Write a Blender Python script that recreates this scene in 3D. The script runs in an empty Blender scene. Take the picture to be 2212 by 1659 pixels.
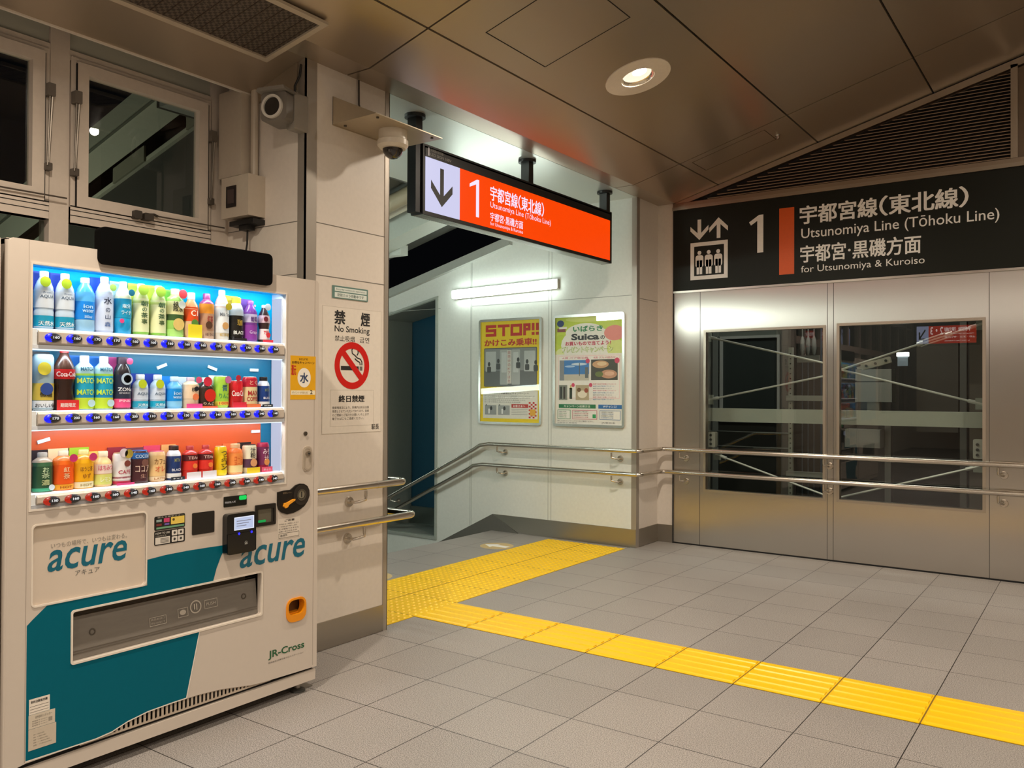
import bpy, bmesh, math, random
from mathutils import Vector, Matrix
random.seed(7)
S = bpy.context.scene
COL = S.collection
R = math.radians

# ------------------------------------------------------------------ camera, world, exposure
cam_d = bpy.data.cameras.new('camera')
cam_d.sensor_width = 36.0
cam_d.lens = 36.0 * 1810.9 / 2212.0
cam_d.clip_start = 0.05
cam = bpy.data.objects.new('camera', cam_d)
COL.objects.link(cam)
yaw, pit, rol = R(35.3285), R(0.51415), R(0.25595)
fwd = Vector((-math.sin(yaw)*math.cos(pit), math.cos(yaw)*math.cos(pit), math.sin(pit)))
rgt = Vector((math.cos(yaw), math.sin(yaw), 0))
upv = rgt.cross(fwd)
rr = rgt*math.cos(rol) + upv*math.sin(rol)
uu = -rgt*math.sin(rol) + upv*math.cos(rol)
cam.matrix_world = Matrix(((rr.x, uu.x, -fwd.x, 0), (rr.y, uu.y, -fwd.y, 0), (rr.z, uu.z, -fwd.z, 1.37), (0, 0, 0, 1)))
S.camera = cam
S.view_settings.view_transform = 'Standard'
S.view_settings.look = 'None'
S.view_settings.gamma = 1.0
S.view_settings.use_curve_mapping = False
S.view_settings.exposure = 0.0
S.cycles.sample_clamp_indirect = 4.0

w = bpy.data.worlds.new('night')
S.world = w
w.use_nodes = True
w.node_tree.nodes['Background'].inputs[0].default_value = (0.05, 0.055, 0.07, 1)
w.node_tree.nodes['Background'].inputs[1].default_value = 0.03

WARM = (1.0, 0.86, 0.70)
COOL = (0.90, 1.0, 0.93)
DOWNLIGHTS = [(-2.36, 4.66), (-2.36, 1.2), (-2.36, -2.26), (0.65, 4.66), (0.65, 1.2), (0.65, -2.26), (0.65, -5.4), (3.2, 2.9), (3.2, -0.6)]
DOWN_W = 230.0
TUBE_E = 15.0

# ------------------------------------------------------------------ key planes (metres)
XV = -2.955     # front of the vending machine
XP = -3.375     # column face / stair opening
YS = 7.085      # lift shaft wall
YP = 6.655      # poster wall
XW = -4.02      # window wall
YC = 2.91       # column side behind the vending machine

# ------------------------------------------------------------------ materials
def lin(c):
    return c/12.92 if c <= 0.04045 else ((c+0.055)/1.055)**2.4
def hx(s):
    s = s.lstrip('#')
    if len(s) == 3: s = ''.join(c*2 for c in s)
    return tuple(lin(int(s[i:i+2], 16)/255) for i in (0, 2, 4))
_mats = {}
def new_mat(name):
    m = bpy.data.materials.new(name)
    m.use_nodes = True
    return m, m.node_tree, m.node_tree.nodes['Principled BSDF']
def M(col, rough=0.45, metal=0.0, bump=0.0, var=0.06, scale=40, spec=0.5, coat=0.0):
    """plain painted / plastic / metal material with a slight procedural variation"""
    if isinstance(col, str): c = hx(col)
    else: c = col
    key = ('M', tuple(round(x, 4) for x in c), rough, metal, bump, var, scale, spec, coat)
    if key in _mats: return _mats[key]
    m, t, b = new_mat('surface')
    n = t.nodes.new('ShaderNodeTexNoise'); n.inputs['Scale'].default_value = scale; n.inputs['Detail'].default_value = 3
    g = t.nodes.new('ShaderNodeNewGeometry'); t.links.new(g.outputs['Position'], n.inputs['Vector'])
    mx = t.nodes.new('ShaderNodeMix'); mx.data_type = 'RGBA'
    mx.inputs[6].default_value = (*[x*(1-var) for x in c], 1); mx.inputs[7].default_value = (*[min(1, x*(1+var)) for x in c], 1)
    t.links.new(n.outputs['Fac'], mx.inputs[0]); t.links.new(mx.outputs[2], b.inputs['Base Color'])
    b.inputs['Roughness'].default_value = rough; b.inputs['Metallic'].default_value = metal
    b.inputs['Specular IOR Level'].default_value = spec; b.inputs['Coat Weight'].default_value = coat
    if bump:
        bp = t.nodes.new('ShaderNodeBump'); bp.inputs['Strength'].default_value = bump; bp.inputs['Distance'].default_value = 0.002
        t.links.new(n.outputs['Fac'], bp.inputs['Height']); t.links.new(bp.outputs['Normal'], b.inputs['Normal'])
    _mats[key] = m
    return m
def EM(col, strength):
    c = hx(col) if isinstance(col, str) else col
    key = ('E', c, strength)
    if key in _mats: return _mats[key]
    m, t, b = new_mat('glow')
    b.inputs['Base Color'].default_value = (*[x*0.02 for x in c], 1)
    b.inputs['Emission Color'].default_value = (*c, 1); b.inputs['Emission Strength'].default_value = strength
    b.inputs['Roughness'].default_value = 0.3
    _mats[key] = m
    return m
def STEEL(col=(0.56, 0.52, 0.46), rough=0.3, axis='x', strength=0.25, key='steel'):
    k = (key, col, rough, axis, strength)
    if k in _mats: return _mats[k]
    m, t, b = new_mat('brushed_steel')
    g = t.nodes.new('ShaderNodeNewGeometry')
    mp = t.nodes.new('ShaderNodeMapping'); mp.vector_type = 'POINT'
    sc = {'x': (1.5, 300, 300), 'y': (300, 1.5, 300), 'z': (300, 300, 1.5)}[axis]
    mp.inputs['Scale'].default_value = sc
    t.links.new(g.outputs['Position'], mp.inputs['Vector'])
    n = t.nodes.new('ShaderNodeTexNoise'); n.inputs['Scale'].default_value = 1.0; n.inputs['Detail'].default_value = 2
    t.links.new(mp.outputs['Vector'], n.inputs['Vector'])
    n2 = t.nodes.new('ShaderNodeTexNoise'); n2.inputs['Scale'].default_value = 1.3; n2.inputs['Detail'].default_value = 2
    t.links.new(g.outputs['Position'], n2.inputs['Vector'])
    mx = t.nodes.new('ShaderNodeMix'); mx.data_type = 'RGBA'
    mx.inputs[6].default_value = (*[x*0.93 for x in col], 1); mx.inputs[7].default_value = (*[min(1, x*1.05) for x in col], 1)
    t.links.new(n2.outputs['Fac'], mx.inputs[0]); t.links.new(mx.outputs[2], b.inputs['Base Color'])
    b.inputs['Metallic'].default_value = 1.0; b.inputs['Roughness'].default_value = rough
    bp = t.nodes.new('ShaderNodeBump'); bp.inputs['Strength'].default_value = strength; bp.inputs['Distance'].default_value = 0.0006
    t.links.new(n.outputs['Fac'], bp.inputs['Height'])
    bp2 = t.nodes.new('ShaderNodeBump'); bp2.inputs['Strength'].default_value = 0.25; bp2.inputs['Distance'].default_value = 0.004
    t.links.new(n2.outputs['Fac'], bp2.inputs['Height']); t.links.new(bp.outputs['Normal'], bp2.inputs['Normal'])
    t.links.new(bp2.outputs['Normal'], b.inputs['Normal'])
    _mats[k] = m
    return m
def GLASS(tint=(0.86, 0.9, 0.88), boost=1.6, key='glass'):
    k = (key, tint, boost)
    if k in _mats: return _mats[k]
    m = bpy.data.materials.new('clear_glass'); m.use_nodes = True
    t = m.node_tree; t.nodes.clear()
    out = t.nodes.new('ShaderNodeOutputMaterial')
    tr = t.nodes.new('ShaderNodeBsdfTransparent'); tr.inputs[0].default_value = (*[x**0.5 for x in tint], 1)
    gl = t.nodes.new('ShaderNodeBsdfGlossy'); gl.inputs['Roughness'].default_value = 0.0; gl.inputs['Color'].default_value = (1, 1, 1, 1)
    fr = t.nodes.new('ShaderNodeFresnel'); fr.inputs['IOR'].default_value = 1.5
    ge = t.nodes.new('ShaderNodeNewGeometry')
    sub = t.nodes.new('ShaderNodeMath'); sub.operation = 'SUBTRACT'; sub.inputs[0].default_value = 1.0
    t.links.new(ge.outputs['Backfacing'], sub.inputs[1])
    mu = t.nodes.new('ShaderNodeMath'); mu.operation = 'MULTIPLY'; t.links.new(fr.outputs[0], mu.inputs[0]); t.links.new(sub.outputs[0], mu.inputs[1])
    mu2 = t.nodes.new('ShaderNodeMath'); mu2.operation = 'MULTIPLY'; mu2.use_clamp = True; t.links.new(mu.outputs[0], mu2.inputs[0]); mu2.inputs[1].default_value = boost
    mx = t.nodes.new('ShaderNodeMixShader')
    t.links.new(mu2.outputs[0], mx.inputs[0]); t.links.new(tr.outputs[0], mx.inputs[1]); t.links.new(gl.outputs[0], mx.inputs[2])
    t.links.new(mx.outputs[0], out.inputs[0])
    _mats[k] = m
    return m
def FLOOR_MAT(c1, c2, dark, x0, y0, p, rough=0.42):
    m, t, b = new_mat('granite_tile')
    g = t.nodes.new('ShaderNodeNewGeometry')
    def noise(s, d=2):
        n = t.nodes.new('ShaderNodeTexNoise'); n.inputs['Scale'].default_value = s; n.inputs['Detail'].default_value = d
        t.links.new(g.outputs['Position'], n.inputs['Vector']); return n
    n1, n2, n3 = noise(240, 2), noise(1.1, 3), noise(430, 2)
    rp = t.nodes.new('ShaderNodeValToRGB'); e = rp.color_ramp.elements
    e[0].position, e[1].position = 0.32, 0.68
    e[0].color, e[1].color = (*c1, 1), (*c2, 1)
    t.links.new(n1.outputs['Fac'], rp.inputs[0])
    rp2 = t.nodes.new('ShaderNodeValToRGB'); e = rp2.color_ramp.elements
    e[0].position, e[1].position = 0.33, 0.42
    e[0].color, e[1].color = (0.45, 0.45, 0.45, 1), (1, 1, 1, 1)
    t.links.new(n3.outputs['Fac'], rp2.inputs[0])
    mu = t.nodes.new('ShaderNodeMix'); mu.data_type = 'RGBA'; mu.blend_type = 'MULTIPLY'; mu.inputs[0].default_value = 0.8
    t.links.new(rp.outputs[0], mu.inputs[6]); t.links.new(rp2.outputs[0], mu.inputs[7])
    # per tile tone
    sep = t.nodes.new('ShaderNodeSeparateXYZ'); t.links.new(g.outputs['Position'], sep.inputs[0])
    def axis(o, off):
        a = t.nodes.new('ShaderNodeMath'); a.operation = 'SUBTRACT'; t.links.new(sep.outputs[o], a.inputs[0]); a.inputs[1].default_value = off
        d = t.nodes.new('ShaderNodeMath'); d.operation = 'DIVIDE'; t.links.new(a.outputs[0], d.inputs[0]); d.inputs[1].default_value = p
        f = t.nodes.new('ShaderNodeMath'); f.operation = 'FRACT'; t.links.new(d.outputs[0], f.inputs[0])
        h = t.nodes.new('ShaderNodeMath'); h.operation = 'SUBTRACT'; t.links.new(f.outputs[0], h.inputs[0]); h.inputs[1].default_value = 0.5
        ab = t.nodes.new('ShaderNodeMath'); ab.operation = 'ABSOLUTE'; t.links.new(h.outputs[0], ab.inputs[0])
        fl = t.nodes.new('ShaderNodeMath'); fl.operation = 'FLOOR'; t.links.new(d.outputs[0], fl.inputs[0])
        return ab, fl
    ax, fx = axis('X', x0); ay, fy = axis('Y', y0)
    mxm = t.nodes.new('ShaderNodeMath'); mxm.operation = 'MAXIMUM'; t.links.new(ax.outputs[0], mxm.inputs[0]); t.links.new(ay.outputs[0], mxm.inputs[1])
    gt = t.nodes.new('ShaderNodeMath'); gt.operation = 'GREATER_THAN'; t.links.new(mxm.outputs[0], gt.inputs[0]); gt.inputs[1].default_value = 0.5-0.0052
    cmb = t.nodes.new('ShaderNodeCombineXYZ'); t.links.new(fx.outputs[0], cmb.inputs[0]); t.links.new(fy.outputs[0], cmb.inputs[1])
    wn = t.nodes.new('ShaderNodeTexWhiteNoise'); t.links.new(cmb.outputs[0], wn.inputs['Vector'])
    mr = t.nodes.new('ShaderNodeMapRange'); mr.inputs[3].default_value = 0.93; mr.inputs[4].default_value = 1.04; t.links.new(wn.outputs['Value'], mr.inputs[0])
    mr2 = t.nodes.new('ShaderNodeMapRange'); mr2.inputs[3].default_value = 0.86; mr2.inputs[4].default_value = 1.12; t.links.new(n2.outputs['Fac'], mr2.inputs[0])
    mm = t.nodes.new('ShaderNodeMath'); mm.operation = 'MULTIPLY'; t.links.new(mr.outputs[0], mm.inputs[0]); t.links.new(mr2.outputs[0], mm.inputs[1])
    vm = t.nodes.new('ShaderNodeVectorMath'); vm.operation = 'SCALE'; t.links.new(mu.outputs[2], vm.inputs[0]); t.links.new(mm.outputs[0], vm.inputs['Scale'])
    jm = t.nodes.new('ShaderNodeMix'); jm.data_type = 'RGBA'; jm.inputs[7].default_value = (*dark, 1)
    t.links.new(gt.outputs[0], jm.inputs[0]); t.links.new(vm.outputs[0], jm.inputs[6]); t.links.new(jm.outputs[2], b.inputs['Base Color'])
    mr3 = t.nodes.new('ShaderNodeMapRange'); mr3.inputs[3].default_value = rough-0.08; mr3.inputs[4].default_value = rough+0.12; t.links.new(n2.outputs['Fac'], mr3.inputs[0])
    t.links.new(mr3.outputs[0], b.inputs['Roughness'])
    bp = t.nodes.new('ShaderNodeBump'); bp.inputs['Strength'].default_value = 0.06; bp.inputs['Distance'].default_value = 0.001
    t.links.new(n1.outputs['Fac'], bp.inputs['Height']); t.links.new(bp.outputs['Normal'], b.inputs['Normal'])
    return m

# ------------------------------------------------------------------ frames and mesh builder
class Fr:
    def __init__(s, o, u, v):
        s.o, s.u, s.v = Vector(o), Vector(u).normalized(), Vector(v).normalized(); s.n = s.u.cross(s.v)
    def p(s, u, v, d=0.0):
        return s.o + s.u*u + s.v*v + s.n*d
FV = Fr((XV, 0, 0), (0, 1, 0), (0, 0, 1))
FS = Fr((0, YS, 0), (1, 0, 0), (0, 0, 1))
FP = Fr((0, YP, 0), (1, 0, 0), (0, 0, 1))
FC = Fr((XP, 0, 0), (0, 1, 0), (0, 0, 1))
FL = Fr((-3.46, 0, 0), (0, 1, 0), (0, 0, 1))
FW = Fr((XW, 0, 0), (0, 1, 0), (0, 0, 1))
FK = Fr((0, YC, 0), (1, 0, 0), (0, 0, 1))
FF = Fr((0, 0, 0), (1, 0, 0), (0, 1, 0))
_off = {}
def off(o): return _off.get(o.name, Vector((0, 0, 0)))

_tc = {}
def text_data(body, bold=0.0, shear=0.0):
    k = (body, bold, shear)
    if k in _tc: return _tc[k]
    c = bpy.data.curves.new('t', 'FONT'); c.body = body; c.size = 1; c.offset = bold; c.shear = shear; c.resolution_u = 3
    o = bpy.data.objects.new('t', c); COL.objects.link(o)
    bpy.context.view_layer.update()
    me = bpy.data.meshes.new_from_object(o.evaluated_get(bpy.context.evaluated_depsgraph_get()))
    vs = [(v.co.x, v.co.y) for v in me.vertices]; fs = [tuple(p.vertices) for p in me.polygons]
    bpy.data.objects.remove(o); bpy.data.curves.remove(c); bpy.data.meshes.remove(me)
    if vs:
        x0 = min(v[0] for v in vs); x1 = max(v[0] for v in vs); y0 = min(v[1] for v in vs); y1 = max(v[1] for v in vs)
    else: x0 = y0 = 0; x1 = y1 = 1
    _tc[k] = (vs, fs, (x0, y0, x1, y1))
    return _tc[k]
def poly_fill(outer, holes, depth):
    c = bpy.data.curves.new('t', 'CURVE'); c.dimensions = '2D'; c.fill_mode = 'BOTH'; c.extrude = depth/2
    for pts in [outer]+list(holes):
        s = c.splines.new('POLY'); s.points.add(len(pts)-1)
        for q, pt in zip(s.points, pts): q.co = (pt[0], pt[1], 0, 1)
        s.use_cyclic_u = True
    o = bpy.data.objects.new('t', c); COL.objects.link(o)
    bpy.context.view_layer.update()
    me = bpy.data.meshes.new_from_object(o.evaluated_get(bpy.context.evaluated_depsgraph_get()))
    vs = [tuple(v.co) for v in me.vertices]; fs = [tuple(p.vertices) for p in me.polygons]
    bpy.data.objects.remove(o); bpy.data.curves.remove(c); bpy.data.meshes.remove(me)
    return vs, fs

def rrect(u0, v0, u1, v1, r=0.01, seg=4):
    r = min(r, (u1-u0)/2, (v1-v0)/2); pts = []
    for cx, cy, a in ((u1-r, v0+r, -90), (u1-r, v1-r, 0), (u0+r, v1-r, 90), (u0+r, v0+r, 180)):
        for i in range(seg+1):
            t = R(a+90*i/seg); pts.append((cx+r*math.cos(t), cy+r*math.sin(t)))
    return pts
def circ(cu, cv, ru, rv=None, seg=24):
    rv = rv or ru
    return [(cu+ru*math.cos(2*math.pi*i/seg), cv+rv*math.sin(2*math.pi*i/seg)) for i in range(seg)]
def rect(u0, v0, u1, v1): return [(u0, v0), (u1, v0), (u1, v1), (u0, v1)]

def line_ja(b, fr, d, mat, x0, y0, x1, y1, bold):
    W_ = x1-x0; h_ = y1-y0
    for s_, a, c_, e0, e1, bd in (('宇都宮線', 0.0, 0.485, 0, 1, bold), ('（', 0.50, 0.547, -0.02, 1.02, bold*0.6), ('東北線', 0.558, 0.945, 0, 1, bold), ('）', 0.953, 1.0, -0.02, 1.02, bold*0.6)):
        b.text(fr, s_, d, mat, fit=(x0+W_*a, y0+h_*e0, x0+W_*c_, y0+h_*e1), bold=bd)
def line_ja2(b, fr, d, mat, x0, y0, x1, y1, bold):
    W_ = x1-x0; h_ = y1-y0
    b.text(fr, '宇都宮', d, mat, fit=(x0, y0, x0+W_*0.393, y1), bold=bold); b.prism(fr, circ(x0+W_*0.425, (y0+y1)/2, h_*0.075, seg=12), d-0.0008, d, mat)
    b.text(fr, '黒磯方面', d, mat, fit=(x0+W_*0.455, y0, x1, y1), bold=bold)
class MB:
    def __init__(s, smooth=35): s.v, s.f, s.mi, s.ms, s.smooth = [], [], [], [], smooth
    def m(s, mat):
        if mat not in s.ms: s.ms.append(mat)
        return s.ms.index(mat)
    def add(s, vs, fs, mat):
        b = len(s.v); i = s.m(mat); s.v += [Vector(v) for v in vs]
        for f in fs: s.f.append(tuple(b+k for k in f)); s.mi.append(i)
        return s
    def prism(s, fr, pts, d0, d1, mat):
        a = sum(pts[i][0]*pts[(i+1) % len(pts)][1]-pts[(i+1) % len(pts)][0]*pts[i][1] for i in range(len(pts)))
        if a < 0: pts = pts[::-1]
        n = len(pts)
        vs = [fr.p(u, v, d0) for u, v in pts]+[fr.p(u, v, d1) for u, v in pts]
        fs = [tuple(range(n-1, -1, -1)), tuple(range(n, 2*n))]+[(i, (i+1) % n, n+(i+1) % n, n+i) for i in range(n)]
        return s.add(vs, fs, mat)
    def box(s, x0, y0, z0, x1, y1, z1, mat):
        return s.prism(FF, rect(min(x0, x1), min(y0, y1), max(x0, x1), max(y0, y1)), min(z0, z1), max(z0, z1), mat)
    def hole(s, fr, outer, holes, d0, d1, mat):
        vs, fs = poly_fill(outer, holes, d1-d0)
        return s.add([fr.p(x, y, (d0+d1)/2+z) for x, y, z in vs], fs, mat)
    def ring(s, fr, u0, v0, u1, v1, w, d0, d1, mat):
        i = (u0+w, v0+w, u1-w, v1-w)
        s.prism(fr, [(u0, v0), (u1, v0), (i[2], i[1]), (i[0], i[1])], d0, d1, mat)
        s.prism(fr, [(u1, v0), (u1, v1), (i[2], i[3]), (i[2], i[1])], d0, d1, mat)
        s.prism(fr, [(u1, v1), (u0, v1), (i[0], i[3]), (i[2], i[3])], d0, d1, mat)
        s.prism(fr, [(u0, v1), (u0, v0), (i[0], i[1]), (i[0], i[3])], d0, d1, mat)
        return s
    def annulus(s, fr, cu, cv, r0, r1, d0, d1, mat, seg=40):
        vs = []
        for r, d in ((r1, d0), (r1, d1), (r0, d1), (r0, d0)):
            vs += [fr.p(u, v, d) for u, v in circ(cu, cv, r, seg=seg)]
        fs = []
        for k in range(4):
            a, b = k*seg, ((k+1) % 4)*seg
            fs += [(a+i, a+(i+1) % seg, b+(i+1) % seg, b+i) for i in range(seg)]
        return s.add(vs, fs, mat)
    def stroke(s, fr, pts, w, d0, d1, mat):
        n = len(pts); L, Rr = [], []
        for i in range(n):
            a = Vector(pts[max(0, i-1)]); b = Vector(pts[min(n-1, i+1)]); t = (b-a).normalized(); p = Vector(pts[i]); q = Vector((-t.y, t.x))*w/2
            L.append(tuple(p+q)); Rr.append(tuple(p-q))
        for i in range(n-1): s.prism(fr, [Rr[i], Rr[i+1], L[i+1], L[i]], d0, d1, mat)
        return s
    def tube(s, path, r, mat, seg=12, caps=True):
        path = [Vector(p) for p in path]; n = len(path); vs = []; prev = None
        for i in range(n):
            t = (path[min(n-1, i+1)]-path[max(0, i-1)]).normalized()
            if prev is None:
                a = Vector((0, 0, 1)) if abs(t.z) < 0.9 else Vector((1, 0, 0)); x = t.cross(a).normalized()
            else: x = (prev-t*prev.dot(t)).normalized()
            prev = x; y = t.cross(x)
            rr_ = r[i] if isinstance(r, (list, tuple)) else r
            vs += [path[i]+x*rr_*math.cos(2*math.pi*k/seg)+y*rr_*math.sin(2*math.pi*k/seg) for k in range(seg)]
        fs = [(i*seg+k, i*seg+(k+1) % seg, (i+1)*seg+(k+1) % seg, (i+1)*seg+k) for i in range(n-1) for k in range(seg)]
        if caps: fs += [tuple(range(seg-1, -1, -1)), tuple(range((n-1)*seg, n*seg))]
        return s.add(vs, fs, mat)
    def lathe(s, c, prof, mat, sx=1.0, sy=1.0, seg=20, axis='z', caps=True):
        """prof = [(r, z)]; mat may be a function of the middle z"""
        c = Vector(c); n = len(prof); b = len(s.v)
        def P(r, z, a):
            x, y = r*math.cos(a)*sx, r*math.sin(a)*sy
            return c+{'z': Vector((x, y, z)), 'x': Vector((z, x, y)), 'y': Vector((y, z, x))}[axis]
        for r, z in prof: s.v += [P(r, z, 2*math.pi*k/seg) for k in range(seg)]
        for i in range(n-1):
            mi = s.m(mat((prof[i][1]+prof[i+1][1])/2) if callable(mat) else mat)
            for k in range(seg):
                s.f.append((b+i*seg+k, b+i*seg+(k+1) % seg, b+(i+1)*seg+(k+1) % seg, b+(i+1)*seg+k)); s.mi.append(mi)
        if caps:
            s.f.append(tuple(b+k for k in range(seg-1, -1, -1))); s.mi.append(s.m(mat(prof[0][1]) if callable(mat) else mat))
            s.f.append(tuple(b+(n-1)*seg+k for k in range(seg))); s.mi.append(s.m(mat(prof[-1][1]) if callable(mat) else mat))
        return s
    def text(s, fr, body, d, mat, fit=None, at=None, h=None, align='l', bold=0.0, shear=0.0, warp=None):
        cjk = any(ord(ch) > 0x2e80 for ch in body); wt_ = bold if cjk else 0.0
        vs, fs, (x0, y0, x1, y1) = text_data(body, 0.0 if cjk else bold, shear)
        if not vs: return s
        if fit: u0, v0, u1, v1 = fit; ku, kv = (u1-u0)/max(1e-6, x1-x0), (v1-v0)/max(1e-6, y1-y0); ox, oy = x0, y0
        else:
            u0, v0 = at; ku = kv = h/0.74; ox, oy = {'l': x0, 'c': (x0+x1)/2, 'r': x1}[align], 0
        pts = [(u0+(x-ox)*ku, v0+(y-oy)*kv) for x, y in vs]
        offs = [(0, 0)]
        if wt_ > 0.004:      # heavier strokes: the same glyphs again, a hair to each side
            k_ = wt_*1.1; offs = [(-k_*abs(ku), -k_*0.6*kv), (k_*abs(ku), -k_*0.6*kv), (-k_*abs(ku), k_*0.6*kv), (k_*abs(ku), k_*0.6*kv)]
        for q, (a_, c_) in enumerate(offs):
            s.add([fr.p(u+a_, v+c_, d+0.00004*q+(warp(u) if warp else 0)) for u, v in pts], fs, mat)
        return s
    def build(s, name, parent=None, **props):
        me = bpy.data.meshes.new(name)
        o3 = off(parent) if parent else Vector((0, 0, 0))
        me.from_pydata([tuple(v-o3) for v in s.v], [], s.f)
        for m_ in s.ms: me.materials.append(m_)
        me.polygons.foreach_set('material_index', s.mi)
        me.validate()
        bm = bmesh.new(); bm.from_mesh(me); bmesh.ops.recalc_face_normals(bm, faces=bm.faces); bm.to_mesh(me); bm.free()
        if s.smooth:
            me.polygons.foreach_set('use_smooth', [True]*len(me.polygons)); me.set_sharp_from_angle(angle=R(s.smooth))
        o = bpy.data.objects.new(name, me); COL.objects.link(o)
        if parent: o.parent = parent; _off[o.name] = o3
        for k, v in props.items(): o[k] = v
        return o
    def flat(s, name, parent=None, **props):      # printed lettering: keep faces as they are
        me = bpy.data.meshes.new(name); o3 = off(parent) if parent else Vector((0, 0, 0))
        me.from_pydata([tuple(v-o3) for v in s.v], [], s.f)
        for m_ in s.ms: me.materials.append(m_)
        me.polygons.foreach_set('material_index', s.mi); me.validate()
        o = bpy.data.objects.new(name, me); COL.objects.link(o)
        if parent: o.parent = parent; _off[o.name] = o3
        for k, v in props.items(): o[k] = v
        return o
def thing(name, loc, label, cat, group=None):
    o = bpy.data.objects.new(name, None); o.empty_display_size = 0.1; COL.objects.link(o)
    o.location = loc; _off[o.name] = Vector(loc); o['label'] = label; o['category'] = cat
    if group: o['group'] = group
    return o
def struct(mb, name, parent=None):
    o = mb.build(name, parent)
    if not parent: o['kind'] = 'structure'
    return o
def sroot(name, loc):
    o = bpy.data.objects.new(name, None); o.empty_display_size = 0.1; COL.objects.link(o); o.location = loc; _off[o.name] = Vector(loc)
    o['kind'] = 'structure'; return o

# common materials
CREAM = M('#d8cfc4', 0.38)            # enamel column panels
WHITEP = M('#dfe2dc', 0.36)           # enamel panels of the stairway
JOINT = M('#6e6a63', 0.7)
STL = STEEL()
STLV = M((0.40, 0.36, 0.31), 0.42, metal=0.55, var=0.04, scale=3)
STLB = STEEL(col=(0.42, 0.39, 0.34), rough=0.36, axis='x', key='steel_dim')
TUBE = STEEL(col=(0.62, 0.57, 0.5), rough=0.24, axis='x', strength=0.06)
BLACK = M('#121110', 0.45)
DARK = M('#0c0b0a', 0.8)
BLACKG = M('#0d0d0e', 0.18, coat=0.3)
INK = M('#1c1a19', 0.6)
WHITE = M('#efece6', 0.5)

# ================================================================== SETTING
# ---- floor
fm = FLOOR_MAT((0.135, 0.126, 0.118), (0.51, 0.475, 0.445), (0.02, 0.018, 0.017), -0.632, 3.825, 0.4)
b = MB(0)
b.prism(FF, [(-4.95, 2.9), (XW-0.3, 2.9), (XW-0.3, -9.2), (5.2, -9.2), (5.2, YS+0.2), (-3.6, YS+0.2), (-3.6, YP+0.2), (-4.95, YP+0.2)], -0.2, 0.0, fm)
for i in range(14):      # the steps going down
    x1 = -4.95-0.3*i; b.box(x1-0.3, 2.9, -0.16*(i+1)-0.2, x1, YP+0.2, -0.16*(i+1), fm)
struct(b, 'floor')

# ---- ceiling
SL = 0.272
cc = 1/math.sqrt(1+SL*SL)
FCE = Fr((-3.2, 0, 3.09), (0, 1, 0), (cc, 0, SL*cc))     # u = y, v along the slope, n downwards
def ct(x): return (x+3.2)/cc
def cz(x):
    if x < -3.375: return 3.09+SL*(x+3.375)
    if x < -3.2: return 3.09
    return 3.09+SL*(x+3.2)
bronze = M((0.43, 0.355, 0.27), 0.30, metal=0.65, var=0.05, scale=1.5)
b = MB(0)
def cpanel(b, x0, x1, y0, y1, mat, dz=0.0, th=0.02):
    xs = [x0]+[k for k in (-3.375, -3.2) if x0 < k < x1]+[x1]
    for a, c in zip(xs, xs[1:]):
        za, zc = cz(a)+dz, cz(c)+dz
        vs = [(a, y0, za), (c, y0, zc), (c, y1, zc), (a, y1, za), (a, y0, za+th), (c, y0, zc+th), (c, y1, zc+th), (a, y1, za+th)]
        b.add(vs, [(0, 3, 2, 1), (4, 5, 6, 7), (0, 1, 5, 4), (1, 2, 6, 5), (2, 3, 7, 6), (3, 0, 4, 7)], mat)
xs = [-3.375, -2.79, -1.935, -1.075, -0.215, 0.645, 1.505, 2.365, 3.225, 4.085, 5.0]
ys = [-9.0, -5.85, -2.83, 0.18, 3.19, 6.25, YS]
g = 0.006
for i in range(len(xs)-1):
    for j in range(len(ys)-1):
        lamps = [(y, ct(x)) for x, y in DOWNLIGHTS if xs[i] < x < xs[i+1] and ys[j] < y < ys[j+1]]
        if lamps: b.hole(FCE, rect(ys[j]+g, ct(xs[i]+g), ys[j+1]-g, ct(xs[i+1]-g)), [circ(u, v, 0.105, seg=32) for u, v in lamps], -0.02, 0.0, bronze)
        else: cpanel(b, xs[i]+(g if i else 0), xs[i+1]-g, ys[j]+g, ys[j+1]-g, bronze)
yl = [-9.0, -5.85, -2.83, 0.18, YC+0.02]
for j in range(len(yl)-1): cpanel(b, -3.784, -3.375, yl[j]+(g if j else 0), yl[j+1], bronze)
cpanel(b, -3.784, 5.0, -9.0, YC, DARK, 0.021, 0.02); cpanel(b, XP, 5.0, YC, YS, DARK, 0.021, 0.02)
ceil_o = struct(b, 'ceiling')
lip = MB(0)
lip.box(-3.80, -9.0, 2.972, -3.784, YC, 3.02, M('#cfc6b8', 0.4))
struct(lip, 'ceiling_edge_strip', ceil_o)
hb = MB(0)
hb.ring(FCE, 3.47, ct(-2.64), 4.04, ct(-2.09), 0.006, 0.0, 0.0008, DARK)
struct(hb, 'access_hatch', ceil_o)
hb = MB(0)
hb.ring(FCE, 6.33, ct(-2.72), 6.62, ct(-2.13), 0.005, 0.0, 0.0008, M('#3a3027', 0.6))
struct(hb, 'access_hatch', ceil_o)
# paler ceiling over the stair head
pc = M('#d3d6cf', 0.28, metal=0.55, var=0.03, scale=2)
b = MB(0)
b.box(-4.69, 2.9, 3.09, XP-0.004, YP, 3.12, pc)
b.box(-4.72, 2.9, 3.09, -4.69, YP, 3.5, M('#3c3a36', 0.5))
struct(b, 'ceiling_stairs')

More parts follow.
